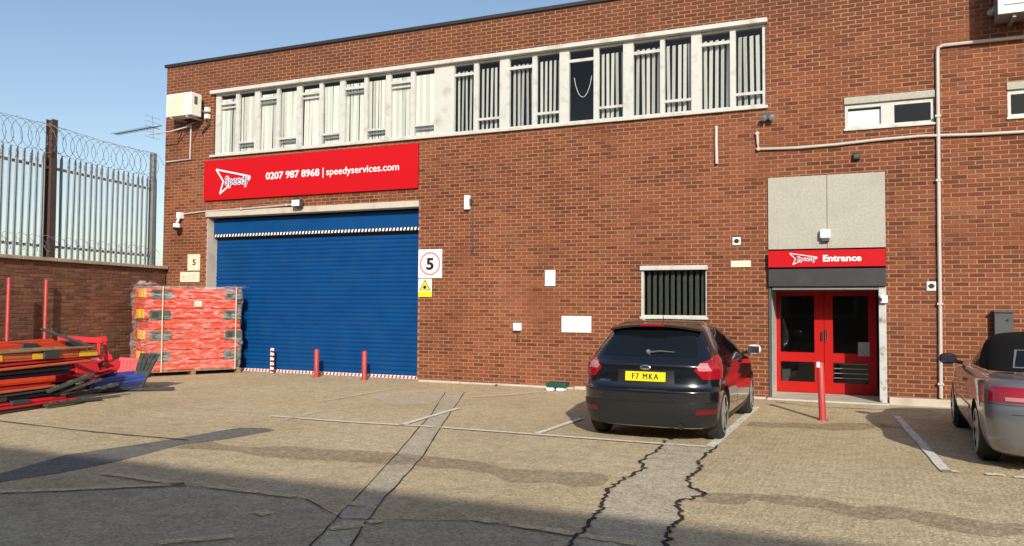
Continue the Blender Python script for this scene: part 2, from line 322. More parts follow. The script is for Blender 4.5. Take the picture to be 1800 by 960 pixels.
# ------------------------------------------------------------------ the ground and what is laid in it
OPD = 23.7
ground = kind(MB().add([(-300, -300, 0), (300, -300, 0), (300, 300, 0), (-300, 300, 0)], [(0, 1, 2, 3)]).build('ground', M_GROUND), 'structure')
ground.location = (0, 0, 0)
for v in ground.data.vertices: v.co.z = 0
def sheet(name, poly, mt, z):
    bm = bmesh.new(); vs = [bm.verts.new((p[0], p[1], z)) for p in poly]; f = bm.faces.new(vs)
    if f.normal.z < 0: f.normal_flip()
    bmesh.ops.triangulate(bm, faces=bm.faces)
    for f in bm.faces:
        f.normal_update()
        if f.normal.z < 0: f.normal_flip()
    me = bpy.data.meshes.new(name); bm.to_mesh(me); bm.free(); me.materials.append(mt)
    o = bpy.data.objects.new(name, me); COL.objects.link(o); o.parent = ground; return o
def ribbon(name, pts, w, mt, z, jag=0, sub=1):
    """a strip along ground points, w metres wide, edges broken up by jag"""
    P = []
    for a, b in zip(pts[:-1], pts[1:]):
        for k in range(sub): P.append(a.lerp(b, k/sub))
    P.append(pts[-1])
    if jag: P = [p + Vector((rnd.uniform(-jag, jag), rnd.uniform(-jag, jag), 0)) for p in P]
    vs = []
    for i, p in enumerate(P):
        t = (P[min(i+1, len(P)-1)]-P[max(0, i-1)]); t.z = 0; t.normalize(); n = Vector((-t.y, t.x, 0))
        jw = .6 if jag > .004 else .08
        wa = w/2*(1+(rnd.uniform(-jw, jw) if jag else 0)); wb = w/2*(1+(rnd.uniform(-jw, jw) if jag else 0))
        vs += [(p.x+n.x*wa, p.y+n.y*wa, z), (p.x-n.x*wb, p.y-n.y*wb, z)]
    m = MB().add(vs, [(2*i, 2*i+1, 2*i+3, 2*i+2) for i in range(len(P)-1)])
    o = m.build(name, mt, ground, local=True)
    me = o.data
    if me.polygons[0].normal.z < 0: me.flip_normals()
    return o
def gp(*pts): return [G(x, y) for x, y in pts]
# the ridged slab to the right of the repair strip
right_edge = [(1262,784),(1229,813),(1231,822),(1211,842),(1213,858),(1238,867),(1236,873),(1196,882),(1191,893),(1198,916),(1178,933),(1171,960),(1150,1010)]
left_edge = [(1167,776),(1158,791),(1127,811),(1133,824),(1089,847),(1071,862),(1058,893),(1040,916),(1009,951),(975,1000)]
sheet('tamped_slab', [(-1.55, -.02, 0), (-1.52, -3.0, 0)] + [tuple(p) for p in gp(*right_edge)] + [(12, -11.2, 0), (12, -.02, 0)], M_GROUND_R, .004)
sheet('repair_strip', gp(*left_edge, *right_edge[::-1]), M_STRIP, .008)
lane_edge = [(-300,890),(0,868),(150,862),(325,856),(450,868),(540,880),(600,914),(720,917),(830,918),(930,931),(1010,944),(1100,958)]
lp_ = [tuple(p) for p in gp(*lane_edge)]
sheet('access_lane', lp_ + [(-1.6, -10.6, 0), (12, -11.3, 0), (30, -12, 0), (30, -OPD, 0), (-40, -OPD, 0)], M_LANE, .002)
ribbon('lane_joint', gp(*lane_edge[1:]), .011, M_CRACK, .012, .012, 6)
s1l = [(783,690),(760,727),(687,810),(610,893),(547,960),(480,1030)]; s1r = [(817,690),(790,730),(740,807),(667,887),(617,960),(560,1030)]
sheet('repair_strip', gp(*s1l, *s1r[::-1]), M_STRIP, .004)
sheet('tar_strip', gp((-60,855),(0,833),(117,800),(300,773),(333,767),(423,752),(467,753),(483,757),(400,772),(317,783),(200,813),(100,833),(0,848),(-60,872)), M_TAR, .004)
for e, w_, j in ((s1l, .011, .008), (s1r, .011, .008)): ribbon('slab_joint', gp(*e), w_, M_CRACK, .012, j, 8)
ribbon('crack', gp(*left_edge), .029, M_CRACK, .014, .03, 9)
ribbon('crack', gp(*right_edge), .031, M_CRACK, .014, .03, 9)
ribbon('crack', gp((1362,707),(1430,716),(1500,719),(1640,724)), .03, M_CRACK, .012, .012, 8)
ribbon('crack', gp((0,741),(130,757),(250,768),(330,775)), .03, M_CRACK, .012, .01, 6)
ribbon('stain_band', gp((330,782),(480,795),(690,808),(760,815),(930,838),(1070,848)), .5, M_BAND, .010, .02, 3)
ribbon('stain_band', gp((1235,872),(1330,876),(1500,897),(1640,915),(1810,935)), .4, M_BAND, .010, .02, 3)
ribbon('stain_band', gp((1320,745),(1450,752),(1560,748)), .5, M_BAND, .010, .03, 3)
sheet('pale_patch', gp((655,700),(700,690),(780,687),(775,700),(755,712),(690,713)), M_PALE, .010)
sheet('pale_patch', gp((345,717),(385,713),(400,718),(360,722)), M_PALE, .010)
# painted lines
def line(a, b, w=.09, mt=None, sub=10): ribbon('parking_line', gp(a, b), w, mt or M_LINE, .018, .003, sub)
line((475,733), (620,744)); line((620,744), (760,752), mt=M_LINE); line((775,753), (1160,782)); line((1160,782), (1248,788))
line((706,749), (806,719)); line((942,765), (1022,737)); line((1248,788), (1330,717), .11)
line((1576,733), (1663,831), .1); line((1655,830), (1684,831), .09); line((1733,836), (1766,838), .09); line((1783,841), (1815,843), .09)
line((560,708), (700,683), .1, M_LINE_WORN); line((500,740), (560,725), .1, M_LINE_WORN)
line((830,700), (960,690), .2, M_LINE_WORN)
for a, b in (((0,868),(150,862)), ((150,862),(325,853)), ((180,834),(325,855)), ((370,858),(520,876)), ((580,933),(640,926)), ((648,922),(672,918)), ((830,915),(872,922)), ((900,925),(1010,942)), ((1022,945),(1120,960)), ((280,958),(410,946)), ((615,887),(640,892)), ((450,902),(470,908))):
    line(a, b, .1, M_LINE_YEL)

# ------------------------------------------------------------------ the brick building
BX0, BX1, BZ = -16.62, 9.0, 7.87
bld = thing('brick_building', (-4, 0, 0), 'two storey red brick industrial unit with flat roof, behind the yard', 'building')
def rect(x0, y0, x1, y1):             # opening from measured corners -> (X0, X1, Z0, Z1)
    a, b = W(x0, y1), W(x1, y0); return (a.x, b.x, a.z, b.z)
O_STRIP = (W(378, 165).x, W(1346, 120).x, W(376, 274).z, W(860, 104).z)     # long first floor window strip
SH_X0, SH_X1, SH_Z = W(362, 500).x, W(735, 500).x, W(737, 362).z
O_SHUT = (SH_X0, SH_X1, -.05, SH_Z)
EN_X0, EN_X1 = W(1351, 500).x, W(1558, 500).x
EN_Z = W(1450, 507).z
O_ENT = (EN_X0, EN_X1, -.05, EN_Z+.0)
O_WIN = (W(1127, 500).x, W(1243, 500).x, W(1180, 557).z, W(1180, 468).z)
O_SM1 = (W(1485, 200).x, W(1642, 190).x, W(1560, 222).z, W(1560, 166).z)
O_SM2 = (W(1771, 180).x, W(1771, 180).x+1.45, W(1771, 207).z, W(1771, 146).z)
OPEN = [O_STRIP, O_SHUT, O_ENT, O_WIN, O_SM1, O_SM2]
PANEL = (EN_X0, EN_X1, EN_Z, W(1450, 308).z)                                # concrete panel over the entrance
# backing of the wall: grid of cells with the openings left out, plus reveals
def wall_mesh(x0, x1, z0, z1, opens, y, depth):
    xs = sorted({x0, x1, *[o[0] for o in opens], *[o[1] for o in opens]}); zs = sorted({z0, z1, *[o[2] for o in opens], *[o[3] for o in opens]})
    xs = [x for x in xs if x0 <= x <= x1]; zs = [z for z in zs if z0 <= z <= z1]; m = MB()
    for a, b in zip(xs[:-1], xs[1:]):
        for c, d in zip(zs[:-1], zs[1:]):
            mx, mz = (a+b)/2, (c+d)/2
            if any(o[0] < mx < o[1] and o[2] < mz < o[3] for o in opens): continue
            m.add([(a, y, c), (b, y, c), (b, y, d), (a, y, d)], [(0, 1, 2, 3)])
    for o in opens:
        a, b, c, d = o
        m.add([(a, y, c), (a, y+depth, c), (a, y+depth, d), (a, y, d)], [(0, 1, 2, 3)])
        m.add([(b, y, c), (b, y+depth, c), (b, y+depth, d), (b, y, d)], [(0, 1, 2, 3)])
        m.add([(a, y, d), (b, y, d), (b, y+depth, d), (a, y+depth, d)], [(0, 1, 2, 3)])
        m.add([(a, y, c), (b, y, c), (b, y+depth, c), (a, y+depth, c)], [(0, 1, 2, 3)])
    return m
wall = wall_mesh(BX0, BX1, -.1, BZ-.08, OPEN, 0, .3).build('wall', M_MORTAR, bld)
# bricks: stretcher bond, every one standing 7 mm proud of the mortar
COURSE, BL, J = .0755, .243, .0175
JV = .023
def subtract(r, o):
    x0, x1, z0, z1 = r; a, b, c, d = o
    if x1 <= a or x0 >= b or z1 <= c or z0 >= d: return [r]
    out = []
    if x0 < a: out.append((x0, a, z0, z1))
    if x1 > b: out.append((b, x1, z0, z1))
    m0, m1 = max(x0, a), min(x1, b)
    if z0 < c: out.append((m0, m1, z0, c))
    if z1 > d: out.append((m0, m1, d, z1))
    return out
def to_px(p):
    q = p-CAM; z = q.dot(fw); return 900+F_PX*q.dot(rt)/z, 480-F_PX*q.dot(up)/z
bricks = []
blk = OPEN + [PANEL]
k = 0
while k*COURSE < BZ-.09:
    z0 = k*COURSE; z1 = min(z0+COURSE-J, BZ-.085); x = BX0 + (0 if k % 2 else -BL/2)
    while x < 3.6:
        rs = [(max(x, BX0), x+BL-JV, z0, z1)]
        full = rs[0][1]-rs[0][0] > BL-JV-1e-4 and z1-z0 > COURSE-J-1e-4
        for o in blk:
            rs = [q for r in rs for q in subtract(r, o)]
        for r in rs:
            if r[1]-r[0] > .03 and r[3]-r[2] > .015: bricks.append((r, full and len(rs) == 1 and abs(r[1]-r[0]-(BL-JV)) < 1e-4))
        x += BL
    k += 1
def seen(r):
    u, v = to_px(Vector(((r[0]+r[1])/2, 0, (r[2]+r[3])/2)))
    if not (0 < u < 1792 and 12 < v < 640): return None
    if 1640 < u < 1664 or (u > 1650 and v > 560): return None
    if u > 1700 and v < 66: return None
    a = to_px(Vector((r[0], 0, r[2]))); b = to_px(Vector((r[1], 0, r[3])))
    return -(b[0]-a[0])*(a[1]-b[1])
cand = sorted([(seen(r), i) for i, (r, f) in enumerate(bricks) if f and seen(r) is not None])[:300]
own = {i for _, i in cand}
def brick_vs(m, r, y, jit):
    a, b, c, d = r; f = y - jit
    m.add([(a, f, c), (b, f, c), (b, f, d), (a, f, d), (a, y+.02, c), (b, y+.02, c), (b, y+.02, d), (a, y+.02, d)], [(0, 1, 2, 3), (0, 4, 5, 1), (1, 5, 6, 2), (2, 6, 7, 3), (3, 7, 4, 0)])
m = MB()
for i, (r, f) in enumerate(bricks):
    if i not in own: brick_vs(m, r, 0, rnd.uniform(.003, .009))
me = bpy.data.meshes.new('bricks'); me.from_pydata([tuple(v-bld.location) for v in m.v], [], m.f); me.materials.append(M_BRICK)
o = bpy.data.objects.new('bricks', me); COL.objects.link(o); o.parent = wall; kind(o, 'stuff')
variants = []
for q in range(4):
    mm = MB(); h = (BL-JV)/2; zz = (COURSE-J)
    j = [rnd.uniform(-.002, .002) for _ in range(4)]
    f = -(.003+.002*q)
    mm.add([(-h, f, j[0]), (h, f, j[1]), (h, f, zz+j[2]), (-h, f, zz+j[3]), (-h, .02, 0), (h, .02, 0), (h, .02, zz), (-h, .02, zz)], [(0, 1, 2, 3), (0, 4, 5, 1), (1, 5, 6, 2), (2, 6, 7, 3), (3, 7, 4, 0)])
    me = mm.mesh('brick'); me.materials.append(M_BRICK); variants.append(me)
for i in sorted(own):
    r = bricks[i][0]; o = bpy.data.objects.new('brick', variants[rnd.randrange(4)]); COL.objects.link(o); o.parent = wall
    o.location = Vector(((r[0]+r[1])/2, 0, r[2])) - bld.location
# sides, back, roof, floors, parapet edge
B(BX0, BX0+.25, .301, 12, -.1, BZ-.08).build('side_wall', M_BRICK_OLD, bld)
B(BX1-.25, BX1, .301, 12, -.1, BZ-.08).build('side_wall', M_BRICK_OLD, bld)
B(BX0+.25, BX1-.25, 11.7, 12, -.1, BZ-.08).build('rear_wall', M_BRICK_OLD, bld)
B(BX0+.25, BX1-.25, .31, 11.69, BZ-.5, BZ-.3).build('roof', M_DARKGREY, bld)
B(BX0-.05, BX1+.05, -.06, .3, BZ-.078, BZ).build('parapet_capping', M_ROOFEDGE, bld, bevel=.01)
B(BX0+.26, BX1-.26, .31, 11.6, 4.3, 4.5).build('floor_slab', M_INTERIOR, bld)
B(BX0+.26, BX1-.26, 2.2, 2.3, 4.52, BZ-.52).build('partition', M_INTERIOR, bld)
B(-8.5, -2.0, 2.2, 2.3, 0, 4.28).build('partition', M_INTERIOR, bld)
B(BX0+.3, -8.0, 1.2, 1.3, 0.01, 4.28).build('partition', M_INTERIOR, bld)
# pale footing along the wall base
x = SH_X1+.1
while x < EN_X0-.1:
    l = rnd.uniform(.5, 1.1)
    B(x, min(x+l, EN_X0-.05), -rnd.uniform(.08, .16), .0, -.05, rnd.uniform(.03, .06)).build('footing_stone', M_CONC, bld, bevel=.012)
    x += l+.015
MB().box(EN_X1+.02, 3.5, -.06, -.0, -.05, .13).build('plinth', M_CONC, bld, bevel=.02)

# --- the long window strip
WX0, WX1, WZ0, WZ1 = O_STRIP
MB().box(WX0-.08, WX1+.04, -.10, .1, WZ1-.002, WZ1+.085).build('lintel', M_WHITE, bld, bevel=.008)
MB().box(WX0-.08, WX1+.04, -.07, .12, WZ0-.045, WZ0+.012).build('window_sill', M_WHITE, bld, bevel=.006)
def wx(px): return W(px, to_px(Vector((W(px, 200).x, 0, 6.1)))[1]).x
mull = [(378,386,413,419),(446,455,485,490),(520,529,560,566),(596,605,639,645),(677,686,721,728)]
mulr = [(795,798,832,840),(878,895,935,943),(983,1000,1043,1052),(1095,1113,1160,1168),(1215,1233,1283,1293)]
ends = {0: 446, 1: 520, 2: 596, 3: 677, 4: 763, 5: 878, 6: 983, 7: 1095, 8: 1215, 9: 1346}
B(wx(763), wx(796), .0, .08, WZ0+.013, WZ1-.003).build('infill_panel', M_WHITE, bld, bevel=.005)
FY0, FY1 = .02, .085
for i, (a, b, c, d) in enumerate(mull+mulr):
    e = ends[i]; X = [wx(a), wx(b), wx(c), wx(d), wx(e)]; H = WZ1-WZ0; left = i < 5
    m = MB()
    z0, z1 = WZ0+.014, WZ1-.004
    m.box(X[0]+.001, X[1], FY0-(.0 if left else .015), FY1, z0, z1); m.box(X[2], X[3], FY0-.005, FY1, z0+.001, z1-.001)
    for q0, q1 in ((X[1], X[2]), (X[3], X[4])):
        m.box(q0, q1, FY0+.012, FY1-.002, z1-.045, z1-.002); m.box(q0, q1, FY0+.012, FY1-.002, z0+.001, z0+.045)
    if i == 9: m.box(X[4]-.06, X[4]-.002, FY0+.001, FY1, z0+.002, z1-.002)
    w = m.build('window', M_WHITE, bld)
    tz = z1-.135*H*1.0-.04; bz = z0+.17*H
    B(X[1]+.001, X[2]-.001, FY0+.004, FY1-.006, tz-.03, tz+.03).build('transom', M_WHITE, w)
    B(X[3]+.001, X[4]-.001, FY0+.004, FY1-.006, bz-.025, bz+.025).build('transom', M_WHITE, w)
    if left:
        B(X[1]+.03, X[2]-.03, FY0+.010, FY1-.01, tz-.13, tz-.09).build('vent_bar', M_GREYMETAL if i % 2 else M_WHITE, w)
        B(X[3]+.03, X[4]-.03, FY0+.010, FY1-.01, bz-.11, bz-.08).build('vent_bar', M_GREYMETAL, w)
    for q0, q1 in ((X[1], X[2]), (X[3], X[4])):
        B(q0+.002, q1-.002, .05, .056, z0+.046, z1-.046).build('pane', M_PANE, w)
        if i == 7 and q0 == X[1]: continue
        n = 6 if left else 5
        if i == 7 and q0 == X[1]: continue
        pitch = (q1-q0)/n
        for s_ in range(n):
            cx_ = q0 + (s_+.5)*pitch
            if left: hw = pitch*(.57 if i not in (2, 3) else .5); tilt = rnd.uniform(-8, 20)
            else: hw = pitch*.36; tilt = rnd.uniform(22, 34)
            if left and i == 3 and q0 == X[3] and s_ == 3: hw *= .5
            if left and i == 2 and q0 == X[1] and s_ == 0: hw *= .6
            if (not left) and i == 9 and q0 == X[3] and s_ == 4: continue
            zt = z1-(.13 if left else .15); t = R(tilt)*(-1)
            ax = Vector((math.cos(t)*hw, math.sin(t)*hw, 0)); ay = Vector((-math.sin(t), math.cos(t), 0))*.0015
            dx = rnd.uniform(-.01, .01)
            MB().obox((cx_+dx, .10 if left else .15, (zt+z0+.05)/2), ax, ay, (rnd.uniform(-.008, .008), 0, (zt-z0-.05)/2)).build('blind_slat', rnd.choice((M_BLIND, M_BLIND, M_BLIND2)), w)
    if i == 7:
        mid = (X[1]+X[2])/2; hw = (X[2]-X[1])*.36; ch = [Vector((mid-hw+2*hw*t/12, .12, z0+H*.62-.42*(1-((t-6)/6)**2)**.8)) for t in range(13)]
        MB().tube(ch, .006, 6).build('bead_chain', M_BLIND, w)

# --- the blue roller shutter
SY = .30
sh = B(SH_X0+.002, SH_X1-.002, SY+.07, SY+.1, 0.02, SH_Z-.001).build('roller_shutter', M_DARKGREY, bld)
z_tape = W(560, 410, .2).z
pit = .1; nsl = int((z_tape-.1-.06)/pit)+1
prof = [(0, 0), (.012, .022), (.016, .05), (.012, .078), (0, .094), (.02, .1)]
mm = MB(); x0, x1 = SH_X0+.02, SH_X1-.02; xc = (x0+x1)/2; hw = (x1-x0)/2
vs = []; 
for dpt, zz in prof: vs += [(-hw, -dpt, zz), (hw, -dpt, zz)]
vs[-2:] = [(-hw, .012, .1), (hw, .012, .1)]
mm.add(vs, [(2*i, 2*i+1, 2*i+3, 2*i+2) for i in range(len(prof)-1)])
slat_me = mm.mesh('slat'); slat_me.materials.append(M_BLUE)
for p in slat_me.polygons: p.use_smooth = True
for i in range(nsl):
    o = bpy.data.objects.new('slat', slat_me); COL.objects.link(o); o.parent = sh; o.location = Vector((xc, SY+.04+rnd.uniform(-.002, .002), .07+i*pit)) - bld.location
hood = MB().box(SH_X0+.01, SH_X1-.01, SY-.09, SY+.065, z_tape-.02, SH_Z-.06).build('shutter_hood', M_BLUE, bld, bevel=.01)
n = 64; dxx = (SH_X1-SH_X0-.1)/n; m = MB(); mk = MB()
mk.box(SH_X0+.012, SH_X1-.012, SY-.094, SY-.0905, z_tape-.02, z_tape+.065)
for i in range(n):
    a = SH_X0+.05+i*dxx; y = SY-.097
    m.add([(a, y, z_tape-.005), (a+dxx*.5, y, z_tape-.005), (a+dxx*.72, y, z_tape+.06), (a+dxx*.22, y, z_tape+.06)], [(0, 1, 2, 3)])
mk.build('hazard_tape', M_BLACK, hood); m.build('tape_stripe', M_SWHITE, hood)
bb = MB().box(SH_X0+.02, SH_X1-.02, SY+.0, SY+.06, .005, .068).build('bottom_bar', M_SWHITE, sh)
m = MB(); n = 60; dxx = (SH_X1-SH_X0-.1)/n
for i in range(n):
    a = SH_X0+.05+i*dxx; y = SY-.004
    m.add([(a, y, .01), (a+dxx*.5, y, .01), (a+dxx*.75, y, .064), (a+dxx*.25, y, .064)], [(0, 1, 2, 3)])
m.build('tape_stripe', M_DOORRED, bb)
lint = MB().box(SH_X0-.03, SH_X1+.01, -.045, .29, SH_Z-.02, SH_Z+.12).build('shutter_lintel', M_CONC, bld, bevel=.01)
B(SH_X0+.003, SH_X0+.02, .0, SY+.04, .0, SH_Z-.03).build('door_reveal', M_CONC, bld)

# --- entrance
DY = 1.05
B(EN_X0+.001, EN_X0+.03, .0, DY+.1, .001, EN_Z).build('reveal', M_WHITE, bld)
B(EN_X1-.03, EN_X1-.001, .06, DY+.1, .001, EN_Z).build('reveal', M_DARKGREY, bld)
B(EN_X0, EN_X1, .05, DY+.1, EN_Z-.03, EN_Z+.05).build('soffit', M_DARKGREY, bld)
B(EN_X0-.02, EN_X1+.02, -.22, DY+.3, -.02, .03).build('threshold', M_CONC, bld, bevel=.012)
hx = W(1454, 400).x
m = MB(); m.box(PANEL[0]+.003, hx-.004, -.035, .02, W(1450, 437).z, PANEL[3]-.002); m.build('concrete_panel', M_CONC_PANEL, bld, bevel=.004)
m = MB(); m.box(hx+.004, PANEL[1]-.003, -.035, .02, W(1450, 437).z, PANEL[3]-.002); m.build('concrete_panel', M_CONC_PANEL, bld, bevel=.004)
B(PANEL[0]+.004, PANEL[1]-.004, .0, .05, EN_Z, W(1450, 437).z-.002).build('door_header', M_DARKGREY, bld)
zt, zb = W(1450, 472).z, W(1450, 504).z
hd = MB().box(PANEL[0]+.005, PANEL[1]-.002, -.10, .045, zb, zt-.004).build('shutter_box', M_HOOD, bld, bevel=.012)
B(PANEL[0]+.06, PANEL[1]-.12, -.03, .05, zb-.055, zb-.002).build('shutter_rail', M_GREYMETAL, bld, bevel=.006)
B(PANEL[0]+.005, PANEL[0]+.045, -.03, .05, .02, zb-.003).build('shutter_guide', M_DARKGREY, bld)
B(PANEL[1]-.125, PANEL[1]-.005, -.05, .055, .02, zb-.003).build('shutter_guide', M_WORN, bld, bevel=.006)
dx0, dx1 = W(1362, 600, DY).x, W(1541, 600, DY).x; dz0, dz1 = .04, EN_Z-.02; dm = (dx0+dx1)/2-.005
B(EN_X0+.03, dx0-.002, DY, DY+.08, .031, dz1).build('door_frame', M_WHITE, bld)
for q0, q1, side in ((dx0, dm-.004, 0), (dm+.004, dx1, 1)):
    m = MB(); st = .105
    if side: s0, s1 = .15, .14
    else: s0, s1 = .105, .17
    zl = [(dz0, dz0+.2), (dz0+.58, dz0+.76), (dz1-.1, dz1)]
    m.box(q0, q0+s0, DY, DY+.05, dz0, dz1); m.box(q1-s1, q1, DY, DY+.05, dz0, dz1)
    for a, b in zl: m.box(q0+s0, q1-s1, DY+.002, DY+.048, a+.001, b-.001)
    d = m.build('entrance_door', M_DOORRED, bld)
    B(q0+s0+.001, q1-s1-.001, DY+.02, DY+.026, zl[0][1], zl[1][0]).build('pane', M_PANE, d)
    B(q0+s0+.001, q1-s1-.001, DY+.02, DY+.026, zl[1][1], zl[2][0]).build('pane', M_PANE, d)
    if side:
        B(q0+.015, q0+.05, DY-.05, DY-.001, dz0+.98, dz0+1.2).build('door_handle', M_CHROME, d, bevel=.006)
        B(q1-s1-.18, q1-s1+.02, DY-.006, DY-.002, dz0+.72, dz0+.98).build('notice', M_GREYMETAL, d)
        for k in range(4):
            B(q0+s0+.01, q1-s1-.01, DY+.09, DY+.1, dz0+.28+.09*k, dz0+.295+.09*k).build('interior_rail', M_GREYMETAL, d)
    else:
        B(q1-.05, q1-.02, DY-.04, DY-.001, dz0+1.0, dz0+1.16).build('door_handle', M_BLACK, d)
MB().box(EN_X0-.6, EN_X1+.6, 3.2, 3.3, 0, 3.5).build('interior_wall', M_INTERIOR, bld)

# --- the barred ground floor window
a, b, c, d = O_WIN
m = MB(); m.box(a+.001, a+.045, .01, .09, c, d); m.box(b-.03, b-.001, .02, .09, c, d); m.box(a+.045, b-.03, .02, .09, c+.001, c+.03)
w = m.build('window', M_WHITE, bld)
B(a-.02, b+.015, -.05, .06, d-.075, d+.012).build('shutter_box', M_WHITE, w, bevel=.01)
B(a-.02, b+.02, -.06, .08, c-.05, c+.002).build('window_sill', M_WHITE, w, bevel=.01)
B(a+.05, b-.035, .07, .076, c+.03, d-.08).build('pane', M_PANE, w)
nb = 10; pt = (b-a-.1)/nb
for i in range(nb):
    t = R(-35); ax = Vector((math.cos(t), math.sin(t), 0))*pt*.42
    MB().obox((a+.06+pt*(i+.5), .15, (c+d)/2-.03), ax, Vector((-math.sin(t), math.cos(t), 0))*.002, (0, 0, (d-c)/2-.05)).build('blind_slat', M_RUBBERG, w)

# --- two small high windows
def small_window(o, white_left):
    a, b, c, d = o
    B(a-.01, b+.01, -.03, .1, d-.12, d+.002).build('lintel', M_CONC_PANEL, bld, bevel=.005)
    m = MB(); dd = d-.122
    m.box(a+.002, a+.05, .02, .08, c, dd); m.box(b-.05, b-.002, .02, .08, c, dd); mid = a+(b-a)*.5
    m.box(mid-.12, mid+.09, .02, .08, c, dd)
    for q0, q1 in ((a+.05, mid-.12), (mid+.09, b-.05)):
        m.box(q0, q1, .021, .08, c+.001, c+.055); m.box(q0, q1, .021, .08, dd-.07, dd-.001)
    w = m.build('window', M_WHITE, bld)
    B(a-.02, b+.02, -.04, .1, c-.035, c+.002).build('window_sill', M_WHITE, w, bevel=.005)
    B(a+.052, mid-.122, .05, .056, c+.056, dd-.071).build('pane', M_PANE, w)
    B(mid+.092, b-.052, .05, .056, c+.056, dd-.071).build('pane', M_PANE, w)
    if white_left: B(a+.055, mid-.125, .075, .08, c+.06, dd-.11).build('blind', M_SWHITE, w)
small_window(O_SM1, True); small_window(O_SM2, False)
# ------------------------------------------------------------------ boundary wall, coping, palisade fence
SW0 = Vector((-16.45, -.06, 0)); SDIR = Vector((.1702, -.9854, 0)).normalized(); SN = Vector((.9854, .1702, 0)).normalized()   # SN faces the yard
def SP(s, n, z): return SW0 + SDIR*s + SN*n + Vector((0, 0, z))
SWZ = 2.53; SWL = 11.0
bw = thing('boundary_wall', SW0+SDIR*5, 'old mossy brick boundary wall with concrete coping, left of the yard', 'wall')
core = MB().obox(SP(SWL/2, -.12, SWZ/2-.05), SDIR*SWL/2, SN*.11, (0, 0, SWZ/2+.05)).build('wall_core', M_MORTAR_OLD, bw)
m = MB(); k = 0
while k*COURSE < SWZ-.03:
    s_ = -BL/2 if k % 2 else 0
    while s_ < SWL-.1:
        a, b = max(0, s_), min(SWL, s_+BL-J); f = -.01+rnd.uniform(.005, .013); z0, z1 = k*COURSE, min(k*COURSE+COURSE-J, SWZ-.002)
        P = [SP(a, f, z0), SP(b, f, z0), SP(b, f, z1), SP(a, f, z1), SP(a, -.02, z0), SP(b, -.02, z0), SP(b, -.02, z1), SP(a, -.02, z1)]
        m.add(P, [(0, 1, 2, 3), (0, 4, 5, 1), (1, 5, 6, 2), (2, 6, 7, 3), (3, 7, 4, 0)]); s_ += BL
    k += 1
kind(m.build('bricks', M_BRICK_OLD, bw), 'stuff')
s_ = 0.0
while s_ < SWL:
    l = min(.9, SWL-s_)
    MB().obox(SP(s_+l/2, -.1, SWZ+.04), SDIR*(l/2-.006), SN*.18, (0, 0, .038)).build('coping_stone', M_COPING, bw, bevel=.012); s_ += .9

fen = thing('palisade_fence', SP(4, -.12, SWZ+.08), 'grey palisade security fence with razor wire on top of the boundary wall', 'fence')
FZ0, FZ1 = SWZ+.09, 4.85
ps = [.42, 3.66, 6.9, 10.1]
for j, s_ in enumerate(ps):
    top = 5.58 if j == 1 else 5.46; c = SP(s_, -.12, (SWZ+.08+top)/2); h = (top-SWZ-.08)/2; m = MB()
    wv = .075 if j == 1 else .055
    m.obox(c+SN*wv, SDIR*wv, SN*.007, (0, 0, h)); m.obox(c-SN*wv, SDIR*wv, SN*.007, (0, 0, h)); m.obox(c, SDIR*.006, SN*(wv-.008), (0, 0, h))
    o = m.build('post', M_RUST if j == 1 else M_GALV, fen)
    if j == 1: o['label'] = 'rust brown steel post standing higher than the pales'
for a, b in zip(ps[:-1], ps[1:]):
    for z in (2.86, 4.55): MB().obox(SP((a+b)/2, -.17, z), SDIR*((b-a)/2-.03), SN*.025, (0, 0, .028)).build('rail', M_GALV, fen)
def pale_mesh():
    m = MB(); pr = [(-.042, 0), (-.026, .024), (-.009, .006), (.009, .006), (.026, .024), (.042, 0)]; H = FZ1-FZ0
    rows = [0, H-.1, H-.0]; vs = []
    for ri, z in enumerate(rows):
        for x, y in pr: vs.append((x*(1 if ri < 2 else .25), y, z + (0 if ri < 2 else (-.03 if abs(x) > .03 else 0))))
    fs = [(r*6+i, r*6+i+1, r*6+i+7, r*6+i+6) for r in range(2) for i in range(5)]
    m.add(vs, fs); me = m.mesh('pale'); me.materials.append(M_GALV); return me
pale_me = pale_mesh(); ang = math.atan2(SDIR.y, SDIR.x)
s_ = .27; 
while s_ < 10:
    if min(abs(s_-p) for p in ps) > .07:
        o = bpy.data.objects.new('pale', pale_me); COL.objects.link(o); o.parent = fen; o.location = SP(s_, -.142+rnd.uniform(-.004, .004), FZ0) - fen.location
        o.rotation_euler = (rnd.uniform(-.006, .006), rnd.uniform(-.012, .012), ang)
    s_ += .17
for a, b in zip(ps[:-1], ps[1:]):
    n = 220; turns = (b-a)/.21; pts = []
    for i in range(n+1):
        t = i/n; ph = 2*math.pi*turns*t; r = .29+.02*math.sin(t*31)
        pts.append(SP(a+(b-a)*t+.1*math.sin(ph), -.12+r*math.cos(ph), 5.17-.05*math.sin(math.pi*t)+r*math.sin(ph)))
    wire = MB().tube(pts, .0055, 4).build('razor_wire', M_GALV, fen)
    m = MB()
    for i in range(0, n, 3):
        p = pts[i]; m.obox(p, (.016, 0, 0), (0, .003, 0), (0, 0, .012))
    kind(m.build('barbs', M_GALV, wire), 'stuff')
    MB().tube([SP(a, -.12, 5.46), SP((a+b)/2, -.12, 5.42), SP(b, -.12, 5.46)], .004, 4).build('straining_wire', M_GALV, fen)
    pts = []
    for i in range(n+1):
        t = i/n; ph = 2*math.pi*((b-a)/.33)*t
        pts.append(SP(a+(b-a)*t+.14*math.sin(ph), .02+.12*math.cos(ph), 2.9+.17*math.sin(ph)))
    MB().tube(pts, .0045, 4).build('razor_wire', M_GALV, fen)

